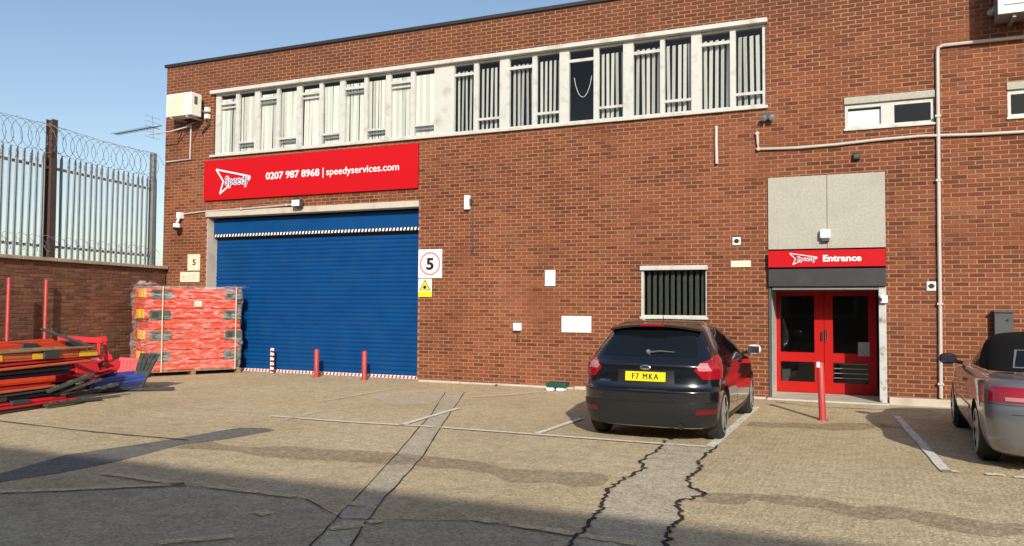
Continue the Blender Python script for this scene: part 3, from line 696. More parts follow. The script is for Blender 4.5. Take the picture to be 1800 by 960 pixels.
# ------------------------------------------------------------------ the building across the yard, behind the camera: its shadow lies on the foreground
OPY = -9.2-7.5*math.cos(R(SUN_AZ))/math.tan(R(SUN_EL))
ob = thing('opposite_building', (-5, OPY-5, 0), 'long flat roofed warehouse across the yard whose shadow covers the foreground', 'building')
B(-70, 60, OPY-12, OPY, 0, 7.4).build('wall', M_OPPOSITE, ob)
B(-70.1, 60.1, OPY-12.1, OPY, 7.4, 7.5).build('roof', M_ROOFEDGE, ob)
for i in range(24):
    x = -66+i*5.2
    for z in (1.2, 4.6):
        w = B(x, x+3.2, OPY, OPY+.06, z, z+1.9).build('window', M_WHITE, ob)
        B(x+.12, x+3.08, OPY+.061, OPY+.075, z+.12, z+1.78).build('pane', M_GLASS, w)

# ------------------------------------------------------------------ signs
def board(name, x0, y0, x1, y1, mt, label, cat, t=.03, y=-.012, group=None):
    a, b = W(x0, y1), W(x1, y0)
    o = B(a.x, b.x, y-t, y, a.z, b.z).build(name, mt, bevel=.003); return tag(o, label, cat, group)
def arrow(parent, x, z, w, h, y, mt, t=.16):
    """open swept arrowhead outline, point to the right"""
    P = [(0, 1.0), (1.0, .62), (.98, .5), (.45, .38), (.12, 0), (.22, .5)]
    for k_, ((a, b), (c, d)) in enumerate(zip(P, P[1:]+P[:1])):
        y -= .0004
        A = Vector((x+a*w, y, z+b*h)); Bv = Vector((x+c*w, y, z+d*h)); t_ = (Bv-A).normalized(); n = Vector((-t_.z, 0, t_.x))*h*.032
        MB().prism([A-n, Bv-n, Bv+n, A+n], (0, -.002, 0)).build('logo_line', mt, parent)
x0, x1 = W(362, 320).x, W(737, 290).x; z0, z1 = W(550, 342.5).z, W(550, 269).z
z0, z1 = (W(362, 354).z+W(737, 331).z)/2, (W(364, 285).z+W(737, 252).z)/2
sg = tag(B(x0, x1, -.07, -.012, z0, z1).build('fascia_sign', M_RED, bevel=.004), 'long red fascia sign with phone number and web address above blue shutter', 'sign')
yf = -.0725; H = z1-z0; Wd = x1-x0
arrow(sg, x0+.065*Wd, z0+.15*H, .175*Wd, .62*H, yf, M_SWHITE)
text('lettering', 'Speedy', .125*Wd, .30*H, M_SWHITE, sg, (x0+.112*Wd, yf-.006, z0+.365*H), bold=.06, thick=.002)
text('lettering', 'Speedy', .12*Wd, .30*H, M_NAVY, sg, (x0+.1145*Wd, yf-.0105, z0+.365*H), bold=.0, thick=.002)
text('lettering', '0207 987 8968', .255*Wd, .235*H, M_SWHITE, sg, (x0+.318*Wd, yf-.002, z0+.43*H), bold=.02)
text('lettering', '|', .004*Wd, .26*H, M_SWHITE, sg, (x0+.588*Wd, yf-.002, z0+.43*H))
text('lettering', 'speedyservices.com', .318*Wd, .235*H, M_SWHITE, sg, (x0+.605*Wd, yf-.002, z0+.43*H), bold=.008)

es = board('entrance_sign', 1352, 438, 1556, 471, M_RED, 'red entrance sign with white lettering over the red double door', 'sign', t=.03, y=-.115)
a, b = W(1352, 471), W(1556, 438); Wd = b.x-a.x; H = b.z-a.z; yf = -.1475
arrow(es, a.x+.19*Wd, a.z+.15*H, .24*Wd, .68*H, yf, M_SWHITE)
text('lettering', 'Speedy', .17*Wd, .40*H, M_SWHITE, es, (a.x+.255*Wd, yf-.006, a.z+.36*H), bold=.05, thick=.002)
text('lettering', 'Speedy', .165*Wd, .40*H, M_NAVY, es, (a.x+.2575*Wd, yf-.0105, a.z+.36*H), bold=-.005, thick=.002)
text('lettering', 'Entrance', .325*Wd, .50*H, M_SWHITE, es, (a.x+.48*Wd, yf-.002, a.z+.33*H), bold=.035)
# backing that carries the entrance sign off the panel
B(a.x+.05, b.x-.05, -.115, -.035, a.z+.05, b.z-.05).build('mounting_batten', M_CONC_PANEL, es)

s5 = board('speed_sign', 736, 438, 778, 489, M_SWHITE, 'square white speed limit sign with a big 5 in a red ring', 'sign', t=.012)
a, b = W(736, 489), W(778, 438); cx_, cz_ = (a.x+b.x)/2, (a.z+b.z)/2; r = (b.x-a.x)*.44
MB().lathe([(0, r*.84), (0, r), (.003, r), (.003, r*.84)], (cx_, -.0245, cz_), (0, -1, 0), 40, True).build('ring', mat('ring_red', (.75, .25, .27), .5, var=.1), s5)
text('lettering', '5', r*.72, r*1.35, M_BLACK, s5, (cx_-r*.36, -.0255, cz_-r*.48), bold=.035)
sy = board('warning_sign', 736, 490, 760, 522, M_SIGNYEL, 'small yellow warning sign with black triangle below the speed sign', 'sign', t=.012)
a, b = W(736, 522), W(760, 490); w_ = b.x-a.x; h_ = b.z-a.z; c = a.x+w_/2
B(a.x+.004, b.x-.004, -.0275, -.0245, a.z+h_*.30, b.z-.006).build('panel', M_SWHITE, sy)
MB().prism([(c-.42*w_, -.0295, a.z+.36*h_), (c+.42*w_, -.0295, a.z+.36*h_), (c, -.0295, a.z+.95*h_)], (0, -.002, 0)).build('triangle', M_BLACK, sy)
MB().prism([(c-.34*w_, -.0325, a.z+.39*h_), (c+.34*w_, -.0325, a.z+.39*h_), (c, -.0325, a.z+.87*h_)], (0, -.002, 0)).build('triangle', M_SIGNYEL, sy)
MB().lathe([(0, .04), (.002, .04)], (c, -.035, a.z+.53*h_), (0, -1, 0), 10).build('symbol', M_BLACK, sy)
sn = board('number_plaque', 331, 447, 353, 476, M_CREAM, 'cream plaque with small black 5 left of the shutter', 'sign', t=.02)
a, b = W(331, 476), W(353, 447); text('lettering', '5', (b.x-a.x)*.26, (b.z-a.z)*.5, M_BLACK, sn, ((a.x+b.x)/2-(b.x-a.x)*.08, -.0335, a.z+(b.z-a.z)*.34), bold=.02)
sn = board('name_plaque', 318, 478, 352, 496, M_CREAM, 'wide cream plaque with faint lines below the small 5 plaque', 'sign', t=.02)
a, b = W(318, 496), W(352, 478)
for q in (.36, .58): B(a.x+(b.x-a.x)*.38, b.x-(b.x-a.x)*.16, -.0345, -.0325, a.z+(b.z-a.z)*q, a.z+(b.z-a.z)*(q+.06)).build('line', M_PIPE, sn)
MB().lathe([(0, .035), (.002, .035)], (a.x+(b.x-a.x)*.2, -.0325, (a.z+b.z)/2), (0, -1, 0), 12).build('emblem', M_PIPE, sn)
board('wall_plate', 959, 475, 977, 503, M_WHITE_CLEAN, 'small upright blank white board on the brick wall', 'board', t=.03)
board('wall_plate', 988, 556, 1040, 584, M_WHITE_CLEAN, 'wide blank white board on brick left of the black car', 'board', t=.025)
def dot_sign(x0, y0, x1, y1, label):
    o = board('hydrant_plate', x0, y0, x1, y1, M_WHITE_CLEAN, label, 'sign', t=.012); a, b = W(x0, y1), W(x1, y0)
    MB().lathe([(0, .045), (.002, .045)], ((a.x+b.x)/2, -.0245, (a.z+b.z)/2), (0, -1, 0), 14).build('symbol', M_BLACK, o)
    B((a.x+b.x)/2-.06, (a.x+b.x)/2+.06, -.0262, -.0245, (a.z+b.z)/2-.008, (a.z+b.z)/2+.008).build('symbol', M_BLACK, o)
dot_sign(1288, 417, 1302, 431, 'small square white plate with black dot above barred window')
dot_sign(1629, 495, 1645, 511, 'small square white plate with black dot right of the entrance')
board('cream_plaque', 1285, 458, 1320, 470, M_CREAM, 'narrow cream plaque beside the barred window', 'sign', t=.02)

# ------------------------------------------------------------------ pipes and conduits
def pipe(name, pts, r, mt, label, cat, clips=True, n=8):
    root = thing(name, pts[len(pts)//2], label, cat)
    MB().tube(pts, r, n).build('pipe', mt, root, smooth=True)
    if clips:
        acc = 0
        for a, b in zip(pts[:-1], pts[1:]):
            L_ = (b-a).length; k = 1
            while k*1.1 < L_:
                p = a.lerp(b, k*1.1/L_); t = (b-a).normalized(); s_ = t.cross(Vector((0, 1, 0)))
                MB().obox(p, t*.018, s_*(r*1.5), (0, r*1.25, 0)).build('clip', mt, root); k += 1
    return root
def WP(x, y, Y=-.05): return W(x, y, Y)
pipe('drain_pipe', [WP(1800, 65), WP(1800, 65).lerp(WP(1655, 80), .5), WP(1657, 80), WP(1649, 84), WP(1648, 92), WP(1651, 420), WP(1653, 560), WP(1654, 700)], .03, M_PIPE, 'tall pale pipe running down the brick beside the entrance', 'pipe')
pts = [WP(1331, 235), WP(1332, 250), WP(1333, 262), WP(1400, 260), WP(1470, 254), WP(1540, 246), WP(1620, 239), WP(1720, 236), WP(1830, 230)]
pc = pipe('conduit', pts, .025, M_PIPE, 'long pale conduit bent across the brick above the entrance', 'conduit')
for x, y in ((1331, 235), (1333, 262)): MB().lathe([(-.03, .03), (0, .042), (.03, .03)], WP(x, y), (0, 1, 0), 10).build('junction_box', M_PIPE, pc)
pipe('conduit', [WP(1259, 222), WP(1259, 255), WP(1260, 288)], .03, M_PIPE, 'short upright pale conduit below the window strip', 'conduit', False)
pipe('conduit', [WP(318, 377, -.04), WP(365, 371, -.04), WP(440, 366, -.07), WP(519, 359, -.07)], .018, M_PIPE, 'thin pale conduit along the shutter lintel to the floodlight', 'conduit')
pipe('conduit', [WP(336, 220, -.04), WP(334, 280, -.04), WP(292, 285, -.04)], .022, M_PIPE, 'thin pink conduit below the left air conditioner', 'conduit', False)

# ------------------------------------------------------------------ wall lamps, cameras, boxes
fl = thing('floodlight', W(530, 362), 'small floodlight above the middle of the blue shutter', 'light')
c = W(530, 358); MB().box(c.x-.13, c.x+.13, -.22, -.1, c.z-.1, c.z+.08).build('housing', M_DARKGREY, fl, bevel=.015)
B(c.x-.11, c.x+.11, -.228, -.221, c.z-.08, c.z+.06).build('lens', M_LAMPGLASS, fl)
B(c.x-.03, c.x+.03, -.1, -.04, c.z-.03, c.z+.03).build('bracket', M_DARKGREY, fl)
cc = thing('security_camera', W(314, 385), 'white dome security camera on the corner brick left of the shutter', 'camera')
c = W(313, 378, -.15); B(c.x-.06, c.x+.06, -.16, -.008, c.z-.09, c.z+.07).build('mount', M_SWHITE, cc, bevel=.015)
MB().tube([Vector((c.x, -.12, c.z-.08)), Vector((c.x+.02, -.2, c.z-.2))], .03, 8).build('arm', M_SWHITE, cc)
MB().lathe([(-.02, .02), (0, .085), (.07, .09), (.1, .085)], (c.x+.03, -.22, c.z-.33), (0, .1, 1), 16).build('housing', M_SWHITE, cc, smooth=True)
MB().lathe([(0, .08), (.04, .07), (.07, .045), (.085, .01)], (c.x+.03, -.225, c.z-.32), (.1, -.3, -1), 16).build('dome', M_BLACK, cc, smooth=True)
wl = thing('wall_lamp', W(824, 357), 'slim white bulkhead lamp with hanging cable right of fascia sign', 'light')
a, b = W(819, 369), W(828, 344); B(a.x, b.x, -.1, -.01, a.z, b.z).build('housing', M_SWHITE, wl, bevel=.01)
B(b.x, b.x+.035, -.08, -.01, a.z+.1, b.z-.08).build('mount', M_DARKGREY, wl)
MB().tube([W(830, 362, -.03), W(831, 400, -.03), W(831, 440, -.03)], .009, 6).build('cable', M_DARKGREY, wl)
B(W(831, 440).x-.02, W(831, 440).x+.03, -.05, -.008, W(831, 442).z, W(831, 434).z).build('cable_end', M_DARKGREY, wl)
mb = thing('meter_box', W(911, 574), 'little white tap box with a pipe low on the brick wall', 'box')
a, b = W(905, 581), W(918, 568); B(a.x, b.x, -.1, -.008, a.z, b.z).build('cover', M_SWHITE, mb, bevel=.008)
MB().tube([W(910, 580, -.04), W(910, 600, -.04)], .014, 6).build('pipe', M_DARKGREY, mb)
el = thing('entrance_lamp', W(1450, 414), 'small white lamp on the concrete panel above the entrance sign', 'light')
a, b = W(1442, 425), W(1460, 404); B(a.x, b.x, -.15, -.036, a.z+.05, b.z).build('housing', M_SWHITE, el, bevel=.02)
B(a.x+.03, b.x-.02, -.13, -.05, a.z, a.z+.048).build('sensor', M_DARKGREY, el)
sn = thing('door_sensor', W(1553, 527), 'small white sensor box on the worn shutter guide', 'sensor')
a, b = W(1547, 533), W(1560, 519); B(a.x, b.x, -.14, -.052, a.z, b.z).build('housing', M_SWHITE, sn, bevel=.015)
B(a.x-.01, a.x+.03, -.15, -.06, a.z+.03, a.z+.09).build('lens', M_BLACK, sn)
lp = thing('wall_box', W(1762, 570), 'dark grey letter box on the brick behind the silver car', 'box')
a, b = W(1746, 592), W(1778, 550); MB().box(a.x, b.x, -.16, -.009, a.z, b.z).build('case', M_DARKGREY, lp, bevel=.01)
MB().box(a.x-.015, b.x+.015, -.19, -.009, b.z+.001, b.z+.035).build('lid', M_DARKGREY, lp, bevel=.008)
MB().lathe([(0, .025), (.01, .022)], ((a.x+b.x)/2+.05, -.161, b.z-.12), (0, -1, 0), 10).build('lock', M_CHROME, lp)
bl = thing('security_light', W(1350, 206), 'twin spot security light at the right end of the window strip', 'light')
c = W(1350, 205, -.1)
for q in (-.06, .06): MB().lathe([(0, .02), (.04, .05), (.09, .055), (.095, .045)], (c.x+q, -.08, c.z), (q*2, -1, -.5), 12).build('lamp_head', M_GREYMETAL, bl, smooth=True)
B(c.x-.08, c.x+.08, -.08, -.008, c.z-.06, c.z+.08).build('mount', M_DARKGREY, bl, bevel=.01)
vb = thing('vent_box', W(1506, 276), 'tiny black vent box on brick above the entrance panel', 'vent')
a, b = W(1500, 282), W(1512, 269); B(a.x, b.x, -.09, -.008, a.z, b.z).build('case', M_BLACK, vb, bevel=.01)
B(a.x+.01, b.x-.01, -.1, -.091, a.z+.03, b.z-.03).build('grille', M_DARKGREY, vb)
ct = thing('crate', G(977, 686), 'small dark green box with two white blocks at the foot of the wall', 'box')
g = G(977, 688); B(g.x-.2, g.x+.2, g.y-.02, g.y+.25, .07, .17).build('case', M_GREEN, ct, bevel=.02)
for q in (-.11, .1): B(g.x+q-.07, g.x+q+.07, g.y-.06, g.y+.18, .01, .07).build('block', M_SWHITE, ct, bevel=.01)

# ------------------------------------------------------------------ air conditioners and the aerial
def ac_unit(name, x0, x1, z0, z1, yf, yb, label):
    t = thing(name, ((x0+x1)/2, yb, z0), label, 'air conditioner')
    MB().box(x0, x1, yf, yb, z0, z1).build('casing', M_AC, t, bevel=.012)
    h = z1-z0; w = x1-x0; c = Vector((x0+w*.38, yf-.001, z0+h*.5))
    B(x0+w*.05, x0+w*.7, yf-.008, yf-.0005, z0+h*.08, z0+h*.92).build('grille_panel', M_CREAM, t)
    for k in range(6):
        z = z0+h*(.16+.135*k); B(x0+w*.07, x0+w*.68, yf-.016, yf-.009, z, z+.012).build('grille_bar', M_AC, t)
    B(x1, x1+.006, yf+.1, yf+.2, z0+h*.5, z0+h*.85).build('side_vent', M_RUBBERG, t)
    for q in (.18, .8):
        xx = x0+w*q; m = MB(); m.box(xx-.02, xx+.02, yf+.02, -.005, z0-.045, z0-.003); m.build('bracket', M_PIPE, t)
        MB().obox((xx, (yf-.1)/2, z0-.17), (.014, 0, 0), Vector((0, -yf*.36, 0))+Vector((0, 0, .1)), (0, .008, .015)).build('bracket_brace', M_DARKGREY, t)
    MB().tube([Vector((x1+.02, yb-.02, z0+h*.3)), Vector((x1+.12, -.12, z0+h*.15)), Vector((x1+.14, -.06, z0-.15)), Vector((x1-.1, -.06, z0-.35))], .025, 7).build('refrigerant_pipe', M_DARKGREY, t, smooth=True)
    for q in (.25, -.05): B(x1+.05, x1+.16, -.14, -.03, z0+h*q, z0+h*q+.12).build('valve', M_AC, t, bevel=.01)
    return t
xa, xb = W(292, 185, -.52).x, W(336, 185, -.52).x; za, zb = W(336, 201, -.52).z, W(336, 161, -.52).z
ac_unit('air_conditioner', xa, xb, za, zb, -.52, -.18, 'cream outdoor air conditioner on brackets at the left corner of the building')
xa = W(1755, 12, -.6).x; za = W(1755, 25, -.6).z
a2 = thing('air_conditioner', (xa+.5, -.3, za), 'white framed air conditioner high on the wall at the top right corner', 'air conditioner')
B(xa, xa+1.2, -.6, -.1, za, za+.8).build('casing', M_GREYMETAL, a2)
m = MB(); m.box(xa-.01, xa+.06, -.64, -.601, za-.01, za+.81); m.box(xa+1.14, xa+1.21, -.64, -.601, za-.01, za+.81); m.box(xa+.06, xa+1.14, -.64, -.601, za-.01, za+.06); m.box(xa+.06, xa+1.14, -.64, -.601, za+.74, za+.81); m.build('front_frame', M_SWHITE, a2)
for k in range(5): B(xa+.08, xa+1.12, -.62, -.602, za+.14+k*.12, za+.155+k*.12).build('louvre', M_AC, a2)
for q in (.2, 1.0): B(xa+q, xa+q+.05, -.56, -.0, za-.06, za-.002).build('bracket', M_GREYMETAL, a2)
MB().lathe([(-.05, .05), (0, .07), (.06, .05)], W(1742, 22, -.12), (1, -.4, .1), 12).build('pipe_elbow', M_GREYMETAL, a2, smooth=True)
MB().tube([W(1742, 22, -.12), W(1751, 10, -.2), W(1760, 4, -.3)], .03, 8).build('refrigerant_pipe', M_GREYMETAL, a2)

ae = thing('tv_aerial', W(337, 222, -.1), 'tv aerial on an arm sticking out past the left corner of the building', 'aerial')
MB().tube([W(337, 221, -.02), W(300, 231, -.45), W(262, 236, -.45)], .018, 7).build('arm', M_PIPE, ae)
b0, b1 = W(203, 236, -.45), W(284, 221, -.45)
MB().tube([b0, b1], .013, 6).build('boom', M_DARKGREY, ae)
d0 = (b1-b0).normalized()
for k in range(16):
    p = b0.lerp(b1, k/18); MB().tube([p+Vector((-.03, -.13, .0)), p+Vector((.03, .13, .0))], .006, 5).build('element', M_DARKGREY, ae)
for k in range(5):
    c = W(268, 206+9*k, -.45); MB().tube([c+Vector((-.15, -.1, .05)), c+Vector((.15, .1, -.05))], .007, 5).build('reflector_rod', M_GREYMETAL, ae)
MB().tube([W(268, 203, -.45), W(270, 244, -.45)], .009, 5).build('reflector_frame', M_GREYMETAL, ae)

# ------------------------------------------------------------------ bollards
def bollard(px, py, top, r, mt, label, group=None, stripes=False):
    g = G(px, py); h = W(px, top, g.y).z
    b = thing('bollard', g, label, 'bollard', group)
    MB().lathe([(0, r), (h-.02, r), (h, r*.75)], g, (0, 0, 1), 20).build('post', mt, b, smooth=True)
    MB().lathe([(0, r*1.7), (.012, r*1.6)], g, (0, 0, 1), 20).build('foot', mt if not stripes else M_RUBBERG, b)
    if stripes:
        for k in range(5): MB().lathe([(0, r+.003), (.055, r+.003)], g+Vector((0, 0, .04+k*.115)), (.35, 0, 1), 20, False).build('stripe', M_REDDK, b)
    return b
bollard(478, 656, 612, .045, M_SWHITE, 'short white bollard with dark stripes before the left of the shutter', stripes=True)
bollard(556, 663, 614, .055, M_BOLLARD, 'short faded red bollard before the middle of the shutter')
bollard(640, 668, 617, .055, M_BOLLARD, 'short faded red bollard before the right end of the shutter')
g = bollard(1446, 739, 637, .05, M_BOLLARD, 'tall slightly leaning red post in front of the entrance door')
B(g.location.x-.05, g.location.x-.005, g.location.y-.07, g.location.y-.045, .78, .86).build('hasp', M_LAMPGLASS, g)
g.rotation_euler = (0, R(-1.5), 0)
# ------------------------------------------------------------------ cars: a lofted body and parts laid on the same surface
def crv(p0, p1, p2, p3, t):
    return .5*((2*p1) + (p2-p0)*t + (2*p0-5*p1+4*p2-p3)*t*t + (3*p1-p0-3*p2+p3)*t*t*t)
class Loft:
    """rows: (z, yr, yf, halfwidth, rear rounding, front rounding); half outline runs from rear centre over the side to front centre"""
    def __init__(s, rows):
        s.rows = []; s.z = [r[0] for r in rows]
        for z, yr, yf, w, rb, fb in rows:
            ya, yb = yr+.45*rb, yf-.75*fb
            if yb < ya+.05: ym = (ya+yb)/2; ya, yb = ym-.02, ym+.02
            o = [(0, yr), (.35*w, yr+.012*rb), (.62*w, yr+.05*rb), (.82*w, yr+.13*rb), (.94*w, yr+.26*rb), (.985*w, ya), (w, ya+.25*(yb-ya)), (1.003*w, ya+.5*(yb-ya)), (.995*w, ya+.78*(yb-ya)), (.965*w, yb), (.9*w, yf-.4*fb if yf-.4*fb > yb else yb+.01), (.74*w, yf-.17*fb if yf-.17*fb > yb else yb+.02), (.45*w, yf-.05*fb), (0, yf)]
            s.rows.append([Vector((x, y, z)) for x, y in o])
        s.N = 14; s.M = len(rows)
    def row(s, j, i):
        j = max(0, min(s.M-1, j)); r = s.rows[j]
        if i < 0: p = r[-i]; return Vector((-p.x, p.y, p.z))
        if i >= s.N: p = r[2*(s.N-1)-i]; return Vector((-p.x, p.y, p.z))
        return r[i]
    def S(s, u, v):
        sg = 1
        if u < 0: u = -u; sg = -1
        i = min(int(u), s.N-2); t = u-i; j = max(0, min(int(v), s.M-2)); q = v-j
        c = [crv(s.row(jj, i-1), s.row(jj, i), s.row(jj, i+1), s.row(jj, i+2), t) for jj in (j-1, j, j+1, j+2)]
        p = crv(*c, q); return Vector((p.x*sg, p.y, p.z))
    def zv(s, v):
        j = max(0, min(int(v), s.M-2)); q = v-j; g = lambda k: s.z[max(0, min(s.M-1, k))]
        return crv(g(j-1), g(j), g(j+1), g(j+2), q)
    def V(s, z):
        a, b = 0.0, s.M-1.0
        for _ in range(40):
            m = (a+b)/2
            if s.zv(m) < z: a = m
            else: b = m
        return (a+b)/2
    def U(s, v, k, val):
        sg = 1
        if k == 'x': 
            if val < 0: sg = -1; val = -val
            a, b = 0.0, 6.5
        elif k == 'y-': k = 'y'; sg = -1; a, b = 1.0, 12.5
        else: a, b = 1.0, 12.5
        for _ in range(40):
            m = (a+b)/2; p = s.S(m, v)
            if (p.x if k == 'x' else p.y) < val: a = m
            else: b = m
        return sg*(a+b)/2
    def nrm(s, u, v):
        e = .02; du = s.S(u+e, v)-s.S(u-e, v); dv = s.S(u, min(v+e, s.M-1.001))-s.S(u, max(0, v-e)); n = du.cross(dv)
        if n.length < 1e-9: return Vector((0, 0, 1))
        n.normalize(); p = s.S(u, v)
        if n.dot(Vector((p.x, p.y-1.0, .15))) < 0: n = -n
        return n
    def body(s, name, mt, parent, su=6, sv=6, cuts=(), cut_r=.34, cut_x=(.6, 1.1), cut_z=.31, cut_mat=None):
        us = [i/su for i in range(-(s.N-1)*su, (s.N-1)*su)]; vs_ = [j/sv for j in range((s.M-1)*sv+1)]
        m = MB(); n = len(us); P = [s.S(u, min(v, s.M-1.00001)) for v in vs_ for u in us]; fs = []
        for j in range(len(vs_)-1):
            for i in range(n): fs.append((j*n+i, j*n+(i+1) % n, (j+1)*n+(i+1) % n, (j+1)*n+i))
        fs.append(tuple(range(n-1, -1, -1))); fs.append(tuple(range((len(vs_)-1)*n, len(vs_)*n)))
        m.add(P, fs); o = m.build(name, mt, parent, local=True)
        if cuts:
            c = MB()
            for sx in (-1, 1):
                for y in cuts: c.lathe([(cut_x[0]*sx, cut_r), (cut_x[1]*sx, cut_r*1.02)], (0, y, cut_z), (1, 0, 0), 40)
            co = c.build('cutter', cut_mat, parent, local=True)
            bo = o.modifiers.new('b', 'BOOLEAN'); bo.operation = 'DIFFERENCE'; bo.object = co; bo.solver = 'EXACT'; bo.material_mode = 'TRANSFER'
            bpy.context.view_layer.update()
            me = bpy.data.meshes.new_from_object(o.evaluated_get(bpy.context.evaluated_depsgraph_get()))
            o.modifiers.clear(); old = o.data; o.data = me; bpy.data.meshes.remove(old); bpy.data.objects.remove(co)
        for p in o.data.polygons: p.use_smooth = True
        o.data.set_sharp_from_angle(angle=R(35))
        return o
    def patch(s, name, mt, parent, zs, lo, hi, off=.004, nu=10, nv=8, sink=.012):
        """zs=(z0,z1); lo, hi: functions of t in 0..1 giving ('x'|'y'|'y-', value)"""
        G_ = []
        for j in range(nv+1):
            t = j/nv; v = s.V(zs[0]+(zs[1]-zs[0])*t); a = s.U(v, *lo(t)); b = s.U(v, *hi(t))
            G_.append([(a+(b-a)*i/nu, v) for i in range(nu+1)])
        top = [[s.S(u, v)+s.nrm(u, v)*off for u, v in r] for r in G_]; w = nu+1
        m = MB(); P = [p for r in top for p in r]; fs = [(j*w+i, j*w+i+1, (j+1)*w+i+1, (j+1)*w+i) for j in range(nv) for i in range(nu)]
        rim = [(0, i) for i in range(nu)] + [(j, nu) for j in range(nv)] + [(nv, i) for i in range(nu, 0, -1)] + [(j, 0) for j in range(nv, 0, -1)]
        k0 = len(P)
        for j, i in rim: u, v = G_[j][i]; P.append(s.S(u, v)-s.nrm(u, v)*sink)
        L_ = len(rim)
        for q in range(L_):
            j, i = rim[q]; j2, i2 = rim[(q+1) % L_]; fs.append((j*w+i, j2*w+i2, k0+(q+1) % L_, k0+q))
        m.add(P, fs); return m.build(name, mt, parent, local=True, smooth=True, angle=50)
    def at(s, z, k, val, off=0):
        v = s.V(z); u = s.U(v, k, val); return s.S(u, v)+s.nrm(u, v)*off, s.nrm(u, v)
def K(k, a, b=None, c=None):
    if b is None: return lambda t: (k, a)
    if c is None: return lambda t: (k, a+(b-a)*t)
    return lambda t: (k, a*(1-t)*(1-t)+2*c*t*(1-t)+b*t*t)
def wheel(parent, x, y, r, width, side, spokes=5):
    w = MB().lathe([(-width/2, r*.66), (-width/2+.01, r*.9), (-width/2+.04, r), (width/2-.04, r), (width/2-.01, r*.9), (width/2, r*.66)], (x, y, r), (side, 0, 0), 40, True).build('wheel', M_TYRE, parent, local=True, smooth=True)
    m = MB(); xo = x+side*(width/2-.02)
    m.lathe([(-.12, r*.66), (-.12, r*.70), (.024, r*.745), (.024, r*.67)], (xo, y, r), (side, 0, 0), 40, True)
    m.build('rim', M_ALLOY, w, local=True, smooth=True)
    MB().lathe([(0, r*.63), (.004, r*.63)], (xo-side*.10, y, r), (side, 0, 0), 32).build('brake_disc', M_RUBBER, w, local=True)
    for k in range(spokes):
        a = 2*math.pi*k/spokes+.3; d = Vector((0, math.cos(a), math.sin(a))); e = Vector((0, -math.sin(a), math.cos(a)))
        MB().obox(Vector((xo+side*.004, y, r))+d*r*.36, d*r*.34, e*r*.085, (.014, 0, 0)).build('spoke', M_ALLOY, w, local=True, bevel=.006)
    MB().lathe([(0, r*.16), (.012, r*.12)], (xo-side*.006, y, r), (side, 0, 0), 16).build('hub_cap', M_ALLOY, w, local=True)
def mirror(parent, x, y, z, side, cap, w=.20, h=.135):
    m = bmesh.new(); bmesh.ops.create_icosphere(m, subdivisions=3, radius=1)
    for v in m.verts:
        X, Y, Z = v.co; Y = max(Y*.5, -.28); k = (abs(X)**4+abs(Z)**4)**.25+1e-6; r = math.hypot(X, Z); f = (r/k)*.55+.45
        v.co = Vector((X*w/2*f*1.05, Y*.22, Z*h/2*f*1.05))
    me = bpy.data.meshes.new('mirror'); m.to_mesh(me); m.free(); me.materials.append(cap)
    for p in me.polygons: p.use_smooth = True
    o = bpy.data.objects.new('door_mirror', me); COL.objects.link(o); o.parent = parent; o.location = (x+side*.15, y, z)
    MB().obox((x+side*.15, y-.064, z), (w*.42, 0, 0), (0, .002, 0), (0, 0, h*.36)).build('mirror_glass', M_CHROME, parent, local=True)
    MB().tube([Vector((x-side*.02, y+.02, z-.05)), Vector((x+side*.08, y+.01, z-.035))], .022, 8).build('mirror_stalk', M_PLASTIC, parent, local=True)

# ---- black hatchback, nose to the wall
fc = thing('parked_car', (-2.47, -5.02, 0), 'black hatchback with yellow rear plate parked nose to the wall by the entrance', 'car')
fc.scale = (.955, 1, 1.01)
FL = Loft([(.17, -.55, 3.3, .78, .8, .9), (.22, -.66, 3.42, .845, .9, .9), (.34, -.735, 3.52, .885, 1, 1), (.47, -.765, 3.56, .90, 1, 1), (.58, -.772, 3.56, .905, 1, 1), (.628, -.772, 3.54, .907, 1, 1), (.645, -.755, 3.53, .905, 1, 1), (.66, -.712, 3.51, .902, 1, 1), (.70, -.69, 3.48, .902, 1, 1), (.80, -.672, 3.36, .909, 1, 1), (.90, -.672, 3.02, .906, 1, 1), (.935, -.668, 2.80, .899, 1, 1), (.955, -.645, 2.68, .890, 1, .95), (.985, -.60, 2.55, .872, 1, .9), (1.03, -.555, 2.36, .845, .95, .85), (1.12, -.475, 2.12, .80, .9, .8), (1.24, -.345, 1.78, .728, .85, .75), (1.35, -.22, 1.42, .66, .8, .7), (1.41, -.13, 1.16, .60, .7, .65), (1.447, -.02, .98, .52, .6, .55), (1.468, .18, .82, .38, .5, .4), (1.476, .42, .6, .15, .2, .15), (1.477, .5, .52, .02, .02, .02)])
FL.body('body', M_PAINT_BLACK, fc, cuts=(0, 2.65), cut_r=.345, cut_x=(.58, 1.15), cut_z=.315, cut_mat=M_BLACK)
FL.patch('rear_window', M_GLASS, fc, (1.035, 1.345), K('x', -.62, -.50, -.60), K('x', .62, .50, .60), .004, 24, 10)
